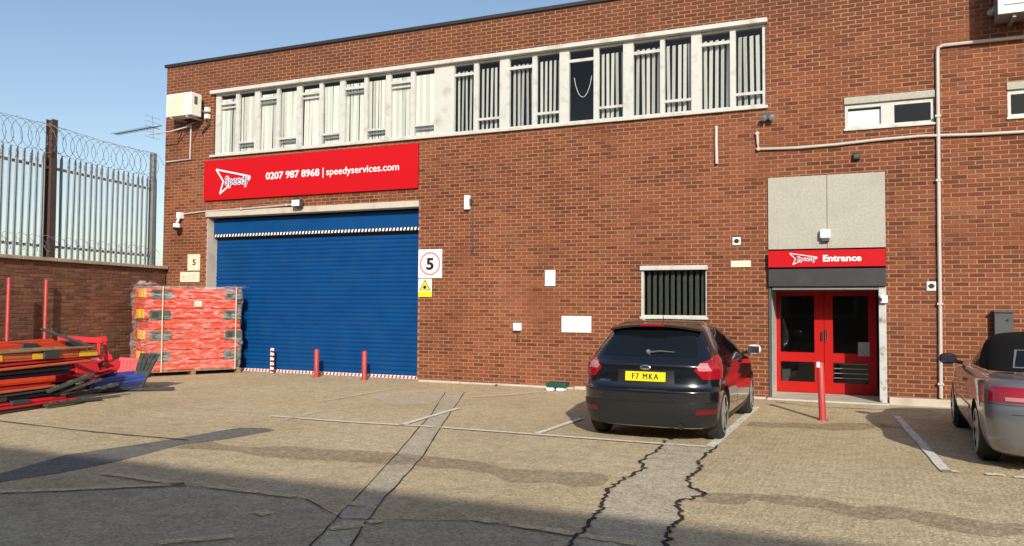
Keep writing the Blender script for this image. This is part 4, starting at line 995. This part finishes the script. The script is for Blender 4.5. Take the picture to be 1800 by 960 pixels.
for sd_ in (1, -1):
    sx = 'y' if sd_ > 0 else 'y-'
    FL.patch('side_window', M_GLASS, fc, (1.03, 1.36), K(sx, .98, .98), K(sx, 2.02, 1.12, 1.62), .004, 10, 8)
    FL.patch('side_window', M_GLASS, fc, (1.03, 1.355), K(sx, .12, .28, .1), K(sx, .93, .93), .004, 10, 8)
    FL.patch('window_trim', M_CHROME, fc, (1.008, 1.024), K(sx, .05), K(sx, 2.1), .005, 20, 1)
    # tail lamp: pointed pentagon wrapping the corner, with pale inner lens
    lo = lambda t, s_=sd_: ('x', s_*(.60+.16*abs(t-.40)*1.6+(.05 if t > .75 else 0)))
    lm = FL.patch('tail_light', M_LAMPRED, fc, (.775, 1.05), lo, lambda t, k=sx: (k, -.20+.08*t), .010, 14, 10)
    FL.patch('lamp_lens', M_LAMPCLR, lm, (.875, .955), lambda t, s_=sd_: ('x', s_*(.635+.05*abs(t-.4))), lambda t, s_=sd_: ('x', s_*(.80-.05*t)), .016, 6, 4)
    FL.patch('reflector', M_REFL, fc, (.37, .43), K('x', sd_*.62, sd_*.64), K('x', sd_*.84, sd_*.85), .022, 6, 3)
    FL.patch('door_gap', M_BLACK, fc, (.30, 1.02), K(sx, .955), K(sx, .963), .0015, 1, 10, .004)
    FL.patch('door_gap', M_BLACK, fc, (.66, 1.02), K(sx, .02, -.02), K(sx, .028, -.012), .0015, 1, 8, .004)
    FL.patch('door_gap', M_BLACK, fc, (.30, 1.0), K(sx, 2.12), K(sx, 2.128), .0015, 1, 8, .004)
    FL.patch('door_handle', M_PAINT_BLACK, fc, (.885, .915), K(sx, .18), K(sx, .36), .03, 6, 2)
    FL.patch('door_handle', M_PAINT_BLACK, fc, (.885, .915), K(sx, 1.14), K(sx, 1.32), .03, 6, 2)
    FL.patch('sill_trim', M_PLASTIC, fc, (.2, .28), K(sx, .42), K(sx, 2.24), .006, 12, 2)
    FL.patch('headlight', M_LAMPCLR, fc, (.7, .82), K(sx, 2.95, 2.9), K(sx, 3.3, 3.2), .006, 6, 4)
    mirror(fc, sd_*.86, 1.92, 1.03, sd_, M_AC if sd_ > 0 else M_PAINT_BLACK)
    wheel(fc, sd_*.775, 0, .315, .215, sd_); wheel(fc, sd_*.775, 2.65, .315, .215, sd_)
FL.patch('windscreen', M_GLASS, fc, (1.08, 1.36), lambda t: ('y-', 2.1-.85*t), lambda t: ('y', 2.1-.85*t), .004, 4, 8) if False else None
FL.patch('bumper_insert', M_PLASTIC, fc, (.21, .50), lambda t: ('x', -.84-.02*t), lambda t: ('x', .84+.02*t), .012, 30, 8)
FL.patch('number_plate_recess', M_PLASTIC, fc, (.715, .875), K('x', -.37, -.36), K('x', .37, .36), .003, 16, 4)
FL.patch('hatch_gap', M_BLACK, fc, (.662, .668), K('x', -.72), K('x', .72), .002, 30, 1, .004)
FL.patch('hatch_gap', M_BLACK, fc, (.935, .942), K('x', -.58), K('x', .58), .002, 30, 1, .004)
# plate, badge, wiper, spoiler, exhaust, aerial
p, n = FL.at(.795, 'x', 0, .014); t_up = Vector((0, -n.z, n.y)); t_up = t_up if t_up.z > 0 else -t_up
pl = MB().obox(p, (.26, 0, 0), n*.005, t_up*.056).build('number_plate', M_PLATEY, fc, local=True)
def plate_text(body, parent, p, n, up_, w, h, mt):
    cu = bpy.data.curves.new('t', 'FONT'); cu.body = body; cu.size = 1; cu.extrude = .01; cu.offset = .0; cu.space_character = 1.25; cu.resolution_u = 2
    t = bpy.data.objects.new('t', cu); COL.objects.link(t)
    me = bpy.data.meshes.new_from_object(t.evaluated_get(bpy.context.evaluated_depsgraph_get())); bpy.data.objects.remove(t)
    xs = [v.co.x for v in me.vertices]; ys = [v.co.y for v in me.vertices]; x0, x1, y0, y1 = min(xs), max(xs), min(ys), max(ys)
    for v in me.vertices:
        a, b, c = v.co; v.co = p + Vector((1, 0, 0))*((a-(x0+x1)/2)/(x1-x0)*w) + up_*((b-(y0+y1)/2)/(y1-y0)*h) + n*(.0055+c*.1)
    me.materials.clear(); me.materials.append(mt); o = bpy.data.objects.new('lettering', me); COL.objects.link(o); o.parent = parent; return o
for q_ in (-.0028, .0028): plate_text('F7 MKA', pl, p+Vector((q_, 0, 0))+n*(.0002 if q_ > 0 else 0), n, t_up, .34, .072, M_BLACK)
p, n = FL.at(.905, 'x', 0, .006); m = MB().lathe([(0, 1), (.6, .92), (1, .7)], (0, 0, 0), (0, 0, 1), 28)
q = Vector((0, -n.z, n.y)); q = q if q.z > 0 else -q
for i, v in enumerate(m.v): m.v[i] = p + Vector((1, 0, 0))*v.x*.072 + q*v.y*.032 + n*v.z*.008
bd = m.build('badge', M_CHROME, fc, local=True, smooth=True)
FL.patch('model_badge', M_CHROME, fc, (.722, .742), K('x', -.62), K('x', -.47), .004, 6, 2)
p, n = FL.at(1.075, 'x', 0, .02); MB().tube([p+Vector((-.02, 0, -.01)), p+Vector((.16, -.0, .012)), p+Vector((.34, .02, .0))], [.016, .009, .006], 6).build('rear_wiper', M_RUBBERG, fc, local=True)
MB().lathe([(-.01, .03), (.015, .024)], p, n, 12).build('wiper_hub', M_GREYMETAL, fc, local=True)
sv = []
for i in range(15):
    a = -.60+1.2*i/14; k = (a/.6)**2
    sv.append([Vector((a*.97, -.02+.1*k, 1.435-.035*k)), Vector((a*1.0, -.20+.1*k, 1.437-.045*k)), Vector((a*1.02, -.335+.13*k, 1.418-.06*k)), Vector((a*1.02, -.325+.13*k, 1.392-.06*k)), Vector((a, -.18+.1*k, 1.375-.06*k))])
m = MB(); P = [v for r in sv for v in r]; m.add(P, [(i*5+j, i*5+j+1, i*5+j+6, i*5+j+5) for i in range(14) for j in range(4)] + [(0, 1, 2, 3, 4), (70, 71, 72, 73, 74)])
sp = m.build('roof_spoiler', M_PAINT_BLACK, fc, local=True, smooth=True, angle=50)
MB().obox((0, -.333, 1.406), (.16, 0, 0), (0, .004, 0), (0, 0, .011)).build('brake_light', M_LAMPRED, sp, local=True)
MB().lathe([(0, .034), (.1, .034)], (.45, -.68, .215), (0, 1, 0), 16).build('exhaust_pipe', M_BLACK, fc, local=True)
MB().tube([Vector((0, .3, 1.468)), Vector((0, .18, 1.62))], [.006, .003], 6).build('aerial', M_BLACK, fc, local=True)
B(-.6, .6, -.4, 3.0, .19, .28).build('underbody', M_BLACK, fc, local=True)

# ---- silver convertible
ac = thing('parked_car', (1.98, -5.12, 0), 'silver convertible with black soft top at the right edge of the yard', 'car')
AL = Loft([(.17, -.78, 3.3, .76, .8, .9), (.22, -.88, 3.4, .82, .9, .9), (.34, -.955, 3.48, .865, 1, 1), (.5, -.99, 3.52, .885, 1, 1), (.62, -.985, 3.5, .89, 1, 1), (.74, -.955, 3.4, .89, 1, 1), (.84, -.93, 3.2, .885, 1, 1), (.90, -.90, 2.85, .868, 1, 1), (.935, -.84, 2.5, .83, .95, .9), (.955, -.62, 2.32, .80, .9, .85), (.985, -.42, 2.2, .775, .85, .8), (1.06, -.26, 2.02, .765, .85, .8), (1.16, -.10, 1.8, .73, .85, .75), (1.27, .12, 1.52, .675, .8, .7), (1.335, .32, 1.3, .595, .75, .65), (1.365, .5, 1.15, .49, .6, .55), (1.38, .65, 1.0, .3, .4, .35), (1.385, .8, .85, .02, .02, .02)])
abody = AL.body('body', M_PAINT_SILVER, ac, cuts=(0, 2.65), cut_r=.345, cut_x=(.56, 1.15), cut_z=.315, cut_mat=M_BLACK)
def open_cabin(o, inside):
    me = o.data; bm = bmesh.new(); bm.from_mesh(me); me.materials.append(M_BLACK); idx = len(me.materials)-1; kill = []
    for f in bm.faces:
        n = sum(inside(v.co) for v in f.verts)
        if n == len(f.verts): kill.append(f)
        elif n: f.material_index = idx
    bmesh.ops.delete(bm, geom=kill, context='FACES'); bm.to_mesh(me); bm.free()
def in_cabin(c):
    if not .99 < c.z < 1.312: return False
    t = (c.z-.985)/.335; yb = .46+.3*t; ya = 1.93*(1-t)**2+2*1.65*t*(1-t)+1.27*t*t
    if yb < c.y < ya-.01 and abs(c.x) > .5: return True
    return c.y > ya+.09 and abs(c.x) < .74-.2*t
open_cabin(abody, in_cabin)
for sx_ in (-.36, .36):
    seat = MB().obox((sx_, .95, .48), (.24, 0, 0), (0, .26, .02), (0, -.01, .1)).build('seat', M_PLASTIC, ac, local=True, bevel=.05)
    MB().obox((sx_, .66, .8), (.23, 0, 0), (0, .06, 0), (0, -.07, .3)).build('backrest', M_PLASTIC, seat, local=True, bevel=.05)
    MB().obox((sx_, .57, 1.15), (.12, 0, 0), (0, .045, 0), (0, -.01, .07)).build('headrest', M_PLASTIC, seat, local=True, bevel=.03)
MB().box(-.72, .72, 1.75, 2.1, .6, .96).build('dashboard', M_PLASTIC, ac, local=True, bevel=.04)
MB().lathe([(-.012, .165), (0, .18), (.012, .165)], (.36, 1.62, .9), (0, -.9, .45), 28, True).build('steering_wheel', M_PLASTIC, ac, local=True)
AL.patch('windscreen', M_PANE, ac, (1.0, 1.31), lambda t: ('y-', 2.05*(1-t)**2+2*1.76*t*(1-t)+1.34*t*t), lambda t: ('y-', 2.42-1.0*t), .003, 4, 8) if False else None
st = AL.patch('soft_top', M_SOFTTOP, ac, (.992, 1.379), lambda t: ('y-', .42+.38*t), lambda t: ('y', .42+.38*t), .012, 40, 16)
AL.patch('soft_top_front', M_SOFTTOP, st, (1.315, 1.379), lambda t: ('y', .80), lambda t: ('y', 1.28-.36*t), .011, 8, 4)
AL.patch('soft_top_front', M_SOFTTOP, st, (1.315, 1.379), lambda t: ('y-', .80), lambda t: ('y-', 1.28-.36*t), .011, 8, 4)
rw = AL.patch('rear_window', M_GLASS, ac, (1.03, 1.19), K('x', -.53, -.47), K('x', .53, .47), .018, 16, 6)
AL.patch('window_surround', M_GREYMETAL, rw, (1.02, 1.2), K('x', -.55, -.49), K('x', .55, .49), .0145, 16, 6)
AL.patch('chrome_strip', M_CHROME, ac, (.966, .982), lambda t: ('y-', .75), lambda t: ('y', .75), .012, 40, 2)
for sd_ in (1, -1):
    sx = 'y' if sd_ > 0 else 'y-'
    AL.patch('side_window', M_PANE, ac, (.985, 1.305), K(sx, .44, .74), K(sx, 1.93, 1.28, 1.66), .004, 10, 8)
    AL.patch('windscreen_frame', M_BLACK, ac, (.985, 1.32), K(sx, 1.93, 1.27, 1.65), K(sx, 2.02, 1.32, 1.73), .008, 2, 8)
    AL.patch('chrome_strip', M_CHROME, ac, (.966, .98), K(sx, .76), K(sx, 2.0), .006, 12, 1)
    tl = AL.patch('tail_light', M_LAMPRED, ac, (.715, .868), K('x', sd_*.42, sd_*.40), lambda t, s_=sd_: ('x', s_*(.835-.02*t)), .008, 12, 6)
    AL.patch('lamp_lens', M_LAMPCLR, tl, (.73, .768), K('x', sd_*.46), K('x', sd_*.70), .014, 6, 2)
    AL.patch('door_gap', M_BLACK, ac, (.30, .95), K(sx, .62, .74), K(sx, .628, .748), .0015, 1, 10, .004)
    AL.patch('door_gap', M_BLACK, ac, (.30, .93), K(sx, 2.06), K(sx, 2.068), .0015, 1, 10, .004)
    AL.patch('door_handle', M_PAINT_SILVER, ac, (.80, .83), K(sx, .80), K(sx, .98), .03, 6, 2)
    AL.patch('rub_strip', M_PAINT_SILVER, ac, (.50, .545), K(sx, .45), K(sx, 2.2), .012, 12, 2)
    AL.patch('headlight', M_LAMPCLR, ac, (.66, .78), K(sx, 2.95, 2.9), K(sx, 3.25, 3.15), .006, 6, 4)
    mirror(ac, sd_*.84, 1.80, 1.0, sd_, M_BLACK)
    wheel(ac, sd_*.76, 0, .318, .225, sd_, 7); wheel(ac, sd_*.76, 2.65, .318, .225, sd_, 7)
AL.patch('boot_gap', M_BLACK, ac, (.60, .606), K('x', -.66), K('x', .66), .002, 24, 1, .004)
AL.patch('bumper_gap', M_BLACK, ac, (.69, .696), lambda t: ('y-', -.4), lambda t: ('y', -.4), .0015, 30, 1, .004)
AL.patch('bumper_insert', M_PLASTIC, ac, (.21, .33), K('x', -.5, -.42), K('x', .5, .42), .008, 16, 4)
p, n = AL.at(.66, 'x', 0, .012); up_ = Vector((0, -n.z, n.y)); up_ = up_ if up_.z > 0 else -up_
MB().obox(p, (.26, 0, 0), n*.005, up_*.056).build('number_plate', M_PLATEY, ac, local=True)
for q in (-.42, -.34): MB().lathe([(0, .032), (.1, .032)], (q, -.93, .235), (0, 1, 0), 14).build('exhaust_pipe', M_CHROME, ac, local=True)
B(-.6, .6, -.5, 3.0, .19, .28).build('underbody', M_BLACK, ac, local=True)
# ------------------------------------------------------------------ stacked and tumbled road barriers
def barrier(loc, rz, L_, Wd, T, mt, label, group, rx=0, ry=0, yellow=False, feet=None, name='plastic_barrier', ribs=6, stripe=None):
    """a barrier lying flat: local x along its length, y across, z thickness"""
    b = thing(name, loc, label, 'barrier', group); b.rotation_euler = (R(rx), R(ry), R(rz))
    m = MB(); h = L_/2
    for y0, y1 in ((-Wd/2, -Wd*.26), (Wd*.26, Wd/2)):
        m.box(-h, h, y0, y1, 0, T)
    m.build('board', mt, b, local=True, bevel=min(.008, T*.2))
    m2 = MB()
    for k in range(ribs):
        x = -h+.06+(L_-.12)*k/(ribs-1)
        MB().box(x-.025, x+.025, -Wd*.262, Wd*.262, T*.2, T*.8).build('upright', mt, b, local=True)
    MB().box(-h+.02, h-.02, -Wd/2-.012, -Wd/2-.0005, T*.35, T*.65).build('edge_ridge', mt, b, local=True)
    if yellow:
        n = 5
        for k in range(n):
            x = -h+L_*(k+.5)/n
            if k % 2 == 0: MB().box(x-L_/n*.42, x+L_/n*.42, -Wd/2-.018, -Wd/2-.0125, T*.12, T*.88).build('reflective_strip', M_YELLOW, b, local=True)
    if stripe:
        for k in range(3):
            x = -h+L_*(k+.5)/3; MB().box(x-L_*.1, x+L_*.1, -Wd/2+.02, -Wd*.28, T, T+.004).build('white_band', stripe, b, local=True)
    for x in (feet or ()):
        MB().box(x-.16, x+.16, -Wd/2-.05, -Wd/2+.3, T*.08, T*.92+.02).build('foot', M_RUBBER, b, local=True, bevel=.012)
    return b
HEAP = 'barriers heaped flat by the boundary wall'
rz0 = math.degrees(math.atan2(.985, -.17))     # along the boundary wall
def on_edge(Y, dx): return -11.72 - .146*(Y+7.53) + dx
# (end Y, length, width, z, thickness, material, tilt, dx, yellow, feet, label)
rows = [(-5.95, 2.3, 1.0, .00, .06, M_RUBBER, 0, .02, False, None, 'black base barrier lowest in the heap by the boundary wall'),
        (-6.05, 2.3, 1.0, .07, .035, M_REDPL, .5, .05, False, None, 'pinkish red thin barrier just above the black base of the front heap'),
        (-6.25, 2.2, 1.0, .115, .06, M_REDPL, 1, .0, False, (.2,), 'red barrier low in the front heap with a dark foot'),
        (-6.15, 2.2, 1.0, .19, .05, M_NAVYPL, 1, -.02, False, (-.3,), 'dark navy barrier low in the front heap above the red one'),
        (-6.35, 2.1, 1.0, .25, .035, M_RUBBER, .5, .03, False, None, 'thin black barrier between navy and dull orange in the front heap'),
        (-6.45, 2.0, 1.0, .295, .04, M_ORANGE2, -1, .03, False, None, 'thin dull orange barrier low in the front heap'),
        (-6.5, 2.0, 1.0, .345, .05, M_REDPL, 0, -.03, False, None, 'red barrier under the bright orange one in the front heap'),
        (-6.45, 2.0, 1.0, .405, .09, M_ORANGE, -1, .0, False, (-.75,), 'bright orange barrier in the middle of the front heap'),
        (-6.1, 2.2, 1.0, .505, .06, M_NAVYPL, 2, -.06, False, None, 'dark navy barrier in the upper middle of the front heap'),
        (-6.2, 2.2, 1.0, .575, .05, M_RUBBER, 1, -.02, False, None, 'black barrier above the upper navy one in the front heap'),
        (-5.75, 2.3, 1.0, .64, .04, M_ORANGE2, -1, .05, False, None, 'long thin dull orange barrier below the yellow striped one'),
        (-5.35, 2.4, 1.0, .70, .035, M_REDPL, -1, -.02, False, None, 'long thin red barrier right under the yellow striped one'),
        (-5.55, 2.4, 1.0, .745, .115, M_ORANGE2, -2, .0, True, (.15,), 'dull orange barrier with yellow reflective strips on its edge'),
        (-5.7, 2.3, 1.0, .875, .03, M_TIMBER, -2, .04, False, None, 'pale brown board on top of the yellow striped barrier')]
for Ye, L_, Wd, z, T, mt, tl, dx, yel, ft, lab in rows:
    c = Vector((on_edge(Ye-L_/2, dx), Ye-L_/2, z)); r_ = rz0+rnd.uniform(-1.5, 1.5)
    d = Vector((math.cos(R(r_)), math.sin(R(r_)), 0)); nn = Vector((-d.y, d.x, 0))    # nn points away from the yard
    barrier(c+nn*Wd/2, r_, L_, Wd, T, mt, lab, HEAP, rx=tl, ry=rnd.uniform(-.8, .8), yellow=yel, feet=ft)
# stack behind, against the wall
back = [(-4.75, 2.4, .0, .2, M_NAVYPL, 'navy barrier lowest of the rear stack against the boundary wall'), (-4.7, 2.4, .21, .2, M_REDPL, 'red barrier second lowest of the rear stack against the wall'), (-4.9, 2.4, .42, .2, M_NAVYPL, 'navy barrier near the top of the rear stack'), (-4.8, 2.4, .63, .12, M_REDPL, 'red barrier right under the top orange one'), (-4.55, 2.5, .77, .17, M_ORANGE, 'bright orange barrier topmost of the rear stack')]
for Ye, L_, z, T, mt, lab in back:
    c = Vector((-13.35-.15*(Ye-L_/2+6), Ye-L_/2, z)); r_ = rz0+rnd.uniform(-2, 2); d = Vector((math.cos(R(r_)), math.sin(R(r_)), 0)); nn = Vector((-d.y, d.x, 0))
    barrier(c+nn*.5, r_, L_, 1.0, T, mt, lab, HEAP, ry=rnd.uniform(-1, 1), feet=(.9, -.1) if 'topmost' in lab else None)
# loose rubber feet lying on the near end of the heap
def foot(loc, e, L_, label):
    f = thing('rubber_block', loc, label, 'rubber block', 'loose rubber blocks of the barriers'); f.rotation_euler = tuple(R(a) for a in e)
    MB().box(-L_/2, L_/2, -.05, .05, 0, .05).build('block', M_RUBBER, f, local=True, bevel=.015)
    for q in (-.3, .0, .3): MB().box(q*L_-.04, q*L_+.04, -.03, .03, .0505, .06).build('slot', M_RUBBERG, f, local=True)
LF = 'loose dark rubber block lying at the right end of the front heap'
UPS = iter(['uppermost loose rubber block at the right end of the front heap', 'second highest loose rubber block at the right end of the front heap', 'grey rubber block in the middle of the loose blocks by the front heap', 'loose rubber block on the ground nearest the front heap', 'loose rubber block flat on the ground just right of the front heap', 'sloping loose rubber block nearest the blue panels'])
for px, py, z, e, L_ in ((128, 714, .34, (8, -16, 84), .8), (140, 712, .26, (0, -14, 78), .8), (150, 708, .12, (0, -4, 95), .7), (115, 716, .03, (0, 0, 98), .7), (152, 709, .02, (0, 2, 85), .6), (176, 702, .14, (10, -12, 70), .7)):
    g = G(px, py); foot(g+Vector((-.12, .05, z)), e, L_, next(UPS))
for k, (px, dz, rr) in enumerate(((243, 70, 8), (250, 66, 12), (256, 62, 10), (238, 74, 4))):
    g = G(px, 688); foot(g+Vector((-.05, .1, .32)), (rr, -dz, 60+8*k), .8, ['second from left', 'third from left', 'rightmost', 'leftmost'][k]+' of the dark rubber blocks propped upright before the wrapped pallet')
foot(G(258, 690)+Vector((-.1, .2, .02)), (0, 0, 40), .8, 'dark rubber block lying flat before the wrapped pallet'); 
foot(Vector((-13.2, -5.3, 1.0)), (0, 22, 60), .9, 'dark rubber block lying across the top orange barrier')
# blue panels on the ground
for k in range(4):
    g = G(212, 694); barrier(g+Vector((-.6+.03*k, .35, .02+.075*k)), 58+5*k, .9, .6, .07, M_BLUEPL if k > 1 else M_NAVYPL, ['navy barrier panel lowest in the small pile before the pallet', 'navy barrier panel second in the small pile before the pallet', 'blue barrier panel near the top of the small pile before the pallet', 'blue barrier panel topmost in the small pile before the pallet'][k], 'small pile of panels before the pallet', rx=2*k-3, ry=-3, ribs=4, name='plastic_board')
# tumbled red panels
RP = 'red plastic board tumbled between the heap and the pallet'
for k in range(22):
    x = rnd.uniform(-14.1, -13.0); y = rnd.uniform(-5.1, -3.8); z = .1+.62*rnd.random()*(1-abs(x+13.5)*.5)
    barrier(Vector((x, y, z)), rnd.uniform(20, 110), rnd.uniform(.4, .65), .32, .03, M_REDPL if k % 3 else M_REDDK, RP, 'tumbled red barrier panels', rx=rnd.uniform(-50, 70), ry=rnd.uniform(-18, 18), ribs=9, name='plastic_board')
barrier(Vector((-13.55, -4.75, .78)), 60, .75, .5, .05, M_REDPL, 'red barrier panel with white bands standing on top of the tumbled panels', 'tumbled red barrier panels', rx=62, ry=4, ribs=3, name='plastic_board', stripe=M_SWHITE)
barrier(Vector((-13.7, -4.4, .72)), 75, .7, .5, .05, M_REDPL, 'red barrier panel leaning beside the white banded one on the heap', 'tumbled red barrier panels', rx=70, ry=-8, ribs=3, name='plastic_board')
# red posts by the wall
for px, d, lab in ((80, .22, 'tall thin red post standing by the boundary wall with its shadow beside it'), (14, .5, 'tall thin red post by the boundary wall at the left edge of the picture')):
    dd = ray(px, 540); dd.normalize(); t = (SW0-CAM).dot(SN)/dd.dot(SN); P = CAM+dd*t - dd*d; P.z = 0
    po = thing('red_post', P, lab, 'post', 'red posts by the boundary wall')
    MB().lathe([(0, .035), (2.12, .035), (2.14, .02)], P, (0, 0, 1), 12).build('tube', M_BOLLARD, po, smooth=True)
    MB().box(P.x-.1, P.x+.1, P.y-.1, P.y+.1, 0, .012).build('base_plate', M_BOLLARD, po)

# ------------------------------------------------------------------ wrapped pallet of barriers
A0 = G(250, 664); A1 = G(431, 655); ex = (A1-A0); ex.z = 0; PL = ex.length-.1; ex.normalize(); ny = Vector((-ex.y, ex.x, 0)); PW = .88
prz = math.degrees(math.atan2(ex.y, ex.x)); PC = A0+ex*(PL/2)+ny*(PW/2+.05)
pa = thing('wooden_pallet', PC, 'low timber pallet under the shrink wrapped orange barriers', 'pallet'); pa.rotation_euler[2] = R(prz)
for k in range(7): y = -PW/2+PW*k/6.0; MB().box(-PL/2, PL/2, y-.045, y+.045, .095, .115).build('deck_board', M_TIMBER, pa, local=True)
for x in (-PL/2+.06, 0, PL/2-.06):
    MB().box(x-.05, x+.05, -PW/2-.04, PW/2+.04, .0, .0945).build('bearer', M_TIMBER, pa, local=True)
ORD = ['lowest', 'second lowest', 'third from the bottom', 'fourth from the bottom', 'fourth from the top', 'third from the top', 'second from the top', 'topmost']
HB = 1.90/8; z = .118
for k in range(8):
    b = thing('orange_barrier', PC+Vector((0, 0, z))+ex*rnd.uniform(-.05, .05)+ny*rnd.uniform(-.012, .025), ORD[k]+' orange barrier in the shrink wrapped stack on the pallet', 'barrier', 'barriers wrapped on the pallet')
    b.rotation_euler = (0, 0, R(prz+rnd.uniform(-1.0, 1.0)))
    odd = k % 2 == 1; T = HB-.012; hw = PL/2-(.03 if odd else .08)
    m = MB()      # rounded channel section along the length
    sec = [(-PW/2+.03, 0), (-PW/2, .03), (-PW/2, T*.38), (-PW/2+.035, T*.46), (-PW/2+.035, T*.58), (-PW/2, T*.66), (-PW/2, T-.03), (-PW/2+.03, T), (PW/2-.03, T), (PW/2, T-.03), (PW/2, .03), (PW/2-.03, 0)]
    m.prism([Vector((-hw, y, zz)) for y, zz in sec], (2*hw, 0, 0)); m.build('body', M_ORANGE, b, local=True, bevel=.008)
    if odd:
        for x0, w_ in ((-hw+.10, .46), (hw-.40, .42)):
            m = MB(); m.box(x0, x0+w_, -PW/2-.03, -PW/2+.2, -T*.1, T*.86); m.build('foot', M_RUBBERG, b, local=True, bevel=.02)
            MB().box(x0+.05, x0+w_*.42, -PW/2-.034, -PW/2-.0305, T*.15, T*.7).build('socket', M_RUBBER, b, local=True)
        MB().box(-hw-.03, -hw-.001, -PW/2+.02, -PW/2+.2, .02, T-.01).build('reflective_strip', M_YELLOW, b, local=True)
        MB().box(-hw-.03, -hw-.001, -PW/2+.3, -PW/2+.5, .02, T-.01).build('reflective_strip', M_YELLOW, b, local=True)
    if k == 6:
        MB().box(.02, .2, -PW/2-.006, -PW/2-.001, T*.2, T*.8).build('label_patch', M_CREAM, b, local=True)
    z += HB
# the film: a wrinkled skin round the stack, draped over the top
fm = thing('shrink_wrap', PC, 'wrinkled clear plastic film wrapped round the orange barrier stack', 'plastic wrap'); fm.rotation_euler[2] = R(prz)
m = MB(); nz = 44; nu = 132; per = []; r = .06
hx, hy = PL/2+.03, PW/2+.045
def perim(t):
    P_ = 4*(hx+hy); s_ = t*P_
    for (dx, dy, l, ox, oy) in ((1, 0, 2*hx, -hx, -hy), (0, 1, 2*hy, hx, -hy), (-1, 0, 2*hx, hx, hy), (0, -1, 2*hy, -hx, hy)):
        if s_ <= l: return Vector((ox+dx*s_, oy+dy*s_, 0)), Vector((dy, -dx, 0))
        s_ -= l
    return Vector((-hx, -hy, 0)), Vector((0, -1, 0))
from mathutils import noise as mnoise
P = []
for j in range(nz+1):
    zz = .1+(1.96)*j/nz
    for i in range(nu):
        p, n = perim(i/nu); s_ = i/nu*4*(hx+hy)
        w_ = .022*mnoise.noise(Vector((s_*2.2, zz*11+s_*1.2, 3.1)))+.012*mnoise.noise(Vector((s_*7, zz*22-s_*3, 8.7)))
        groove = -.022*max(0, math.cos(2*math.pi*(zz-.118)/(2*HB)))
        k = 1-.035*abs(math.sin(3*zz+1))
        P.append(Vector((p.x*k, p.y*k, zz))+n*(w_+groove+.012))
fs = [(j*nu+i, j*nu+(i+1) % nu, (j+1)*nu+(i+1) % nu, (j+1)*nu+i) for j in range(nz) for i in range(nu)]
m.add(P, fs); m.build('film', M_FILM, fm, local=True, smooth=True, angle=70)
# gathered film on the top corners
for cx0, cy0, sx_, sy_, hh in ((-hx+.12, -hy+.2, .3, .26, .16), (hx-.13, -hy+.2, .3, .24, .08), (.2, 0, .7, .4, .03)):
    m = MB(); n = 14; P = []
    for j in range(n+1):
        for i in range(n+1):
            a, b = 2*i/n-1, 2*j/n-1; d = max(0, 1-(a*a+b*b)*.6)
            P.append(Vector((cx0+a*sx_, cy0+b*sy_, 2.04+hh*d*(.6+.8*mnoise.noise(Vector((a*3+cx0, b*3, 1.7))))+.02*mnoise.noise(Vector((a*9, b*9, cx0))))))
    m.add(P, [(j*(n+1)+i, j*(n+1)+i+1, (j+1)*(n+1)+i+1, (j+1)*(n+1)+i) for j in range(n) for i in range(n)]); m.build('film_fold', M_FILM, fm, local=True, smooth=True, angle=80)
for x in (-hx+.42, hx-.2):
    m = MB(); m.box(x-.010, x+.010, -hy-.04, -hy-.035, .1, 2.04); m.build('strap', M_CREAM, fm, local=True)
    MB().box(x-.014, x+.014, -hy-.034, hy+.03, 2.04, 2.044).build('strap', M_CREAM, fm, local=True)

# ------------------------------------------------------------------ weeds in the joint at the foot of the wall
M_WEED = mat('weed', (.06, .085, .025), .8, var=.4, scale=30)
for px, py, sc, lab in ((741, 669, .14, 'small weed tuft at the foot of the brick right of the shutter'), (1033, 688, .07, 'tiny weed tuft in the wall joint beside the black car'), (872, 679, .06, 'tiny weed tuft in the wall joint left of the green box')):
    g = G(px, py); wd = thing('weed', g, lab, 'weed'); m = MB()
    for k in range(26):
        a = rnd.uniform(0, 6.28); l = sc*rnd.uniform(.5, 1.1); r_ = rnd.uniform(.3, .9)*l; b0_ = g+Vector((rnd.uniform(-.4, .4)*sc, rnd.uniform(-.3, .3)*sc, 0)); d = Vector((math.cos(a), math.sin(a), 0)); n = Vector((-d.y, d.x, 0))*sc*.09
        m.add([b0_-n*.6, b0_+n*.6, b0_+d*r_*.5+n+Vector((0, 0, l*.7)), b0_+d*r_+Vector((0, 0, l*.8)), b0_+d*r_*.5-n+Vector((0, 0, l*.7))], [(0, 1, 2, 4), (4, 2, 3)])
    kind(m.build('leaves', M_WEED, wd), 'stuff')
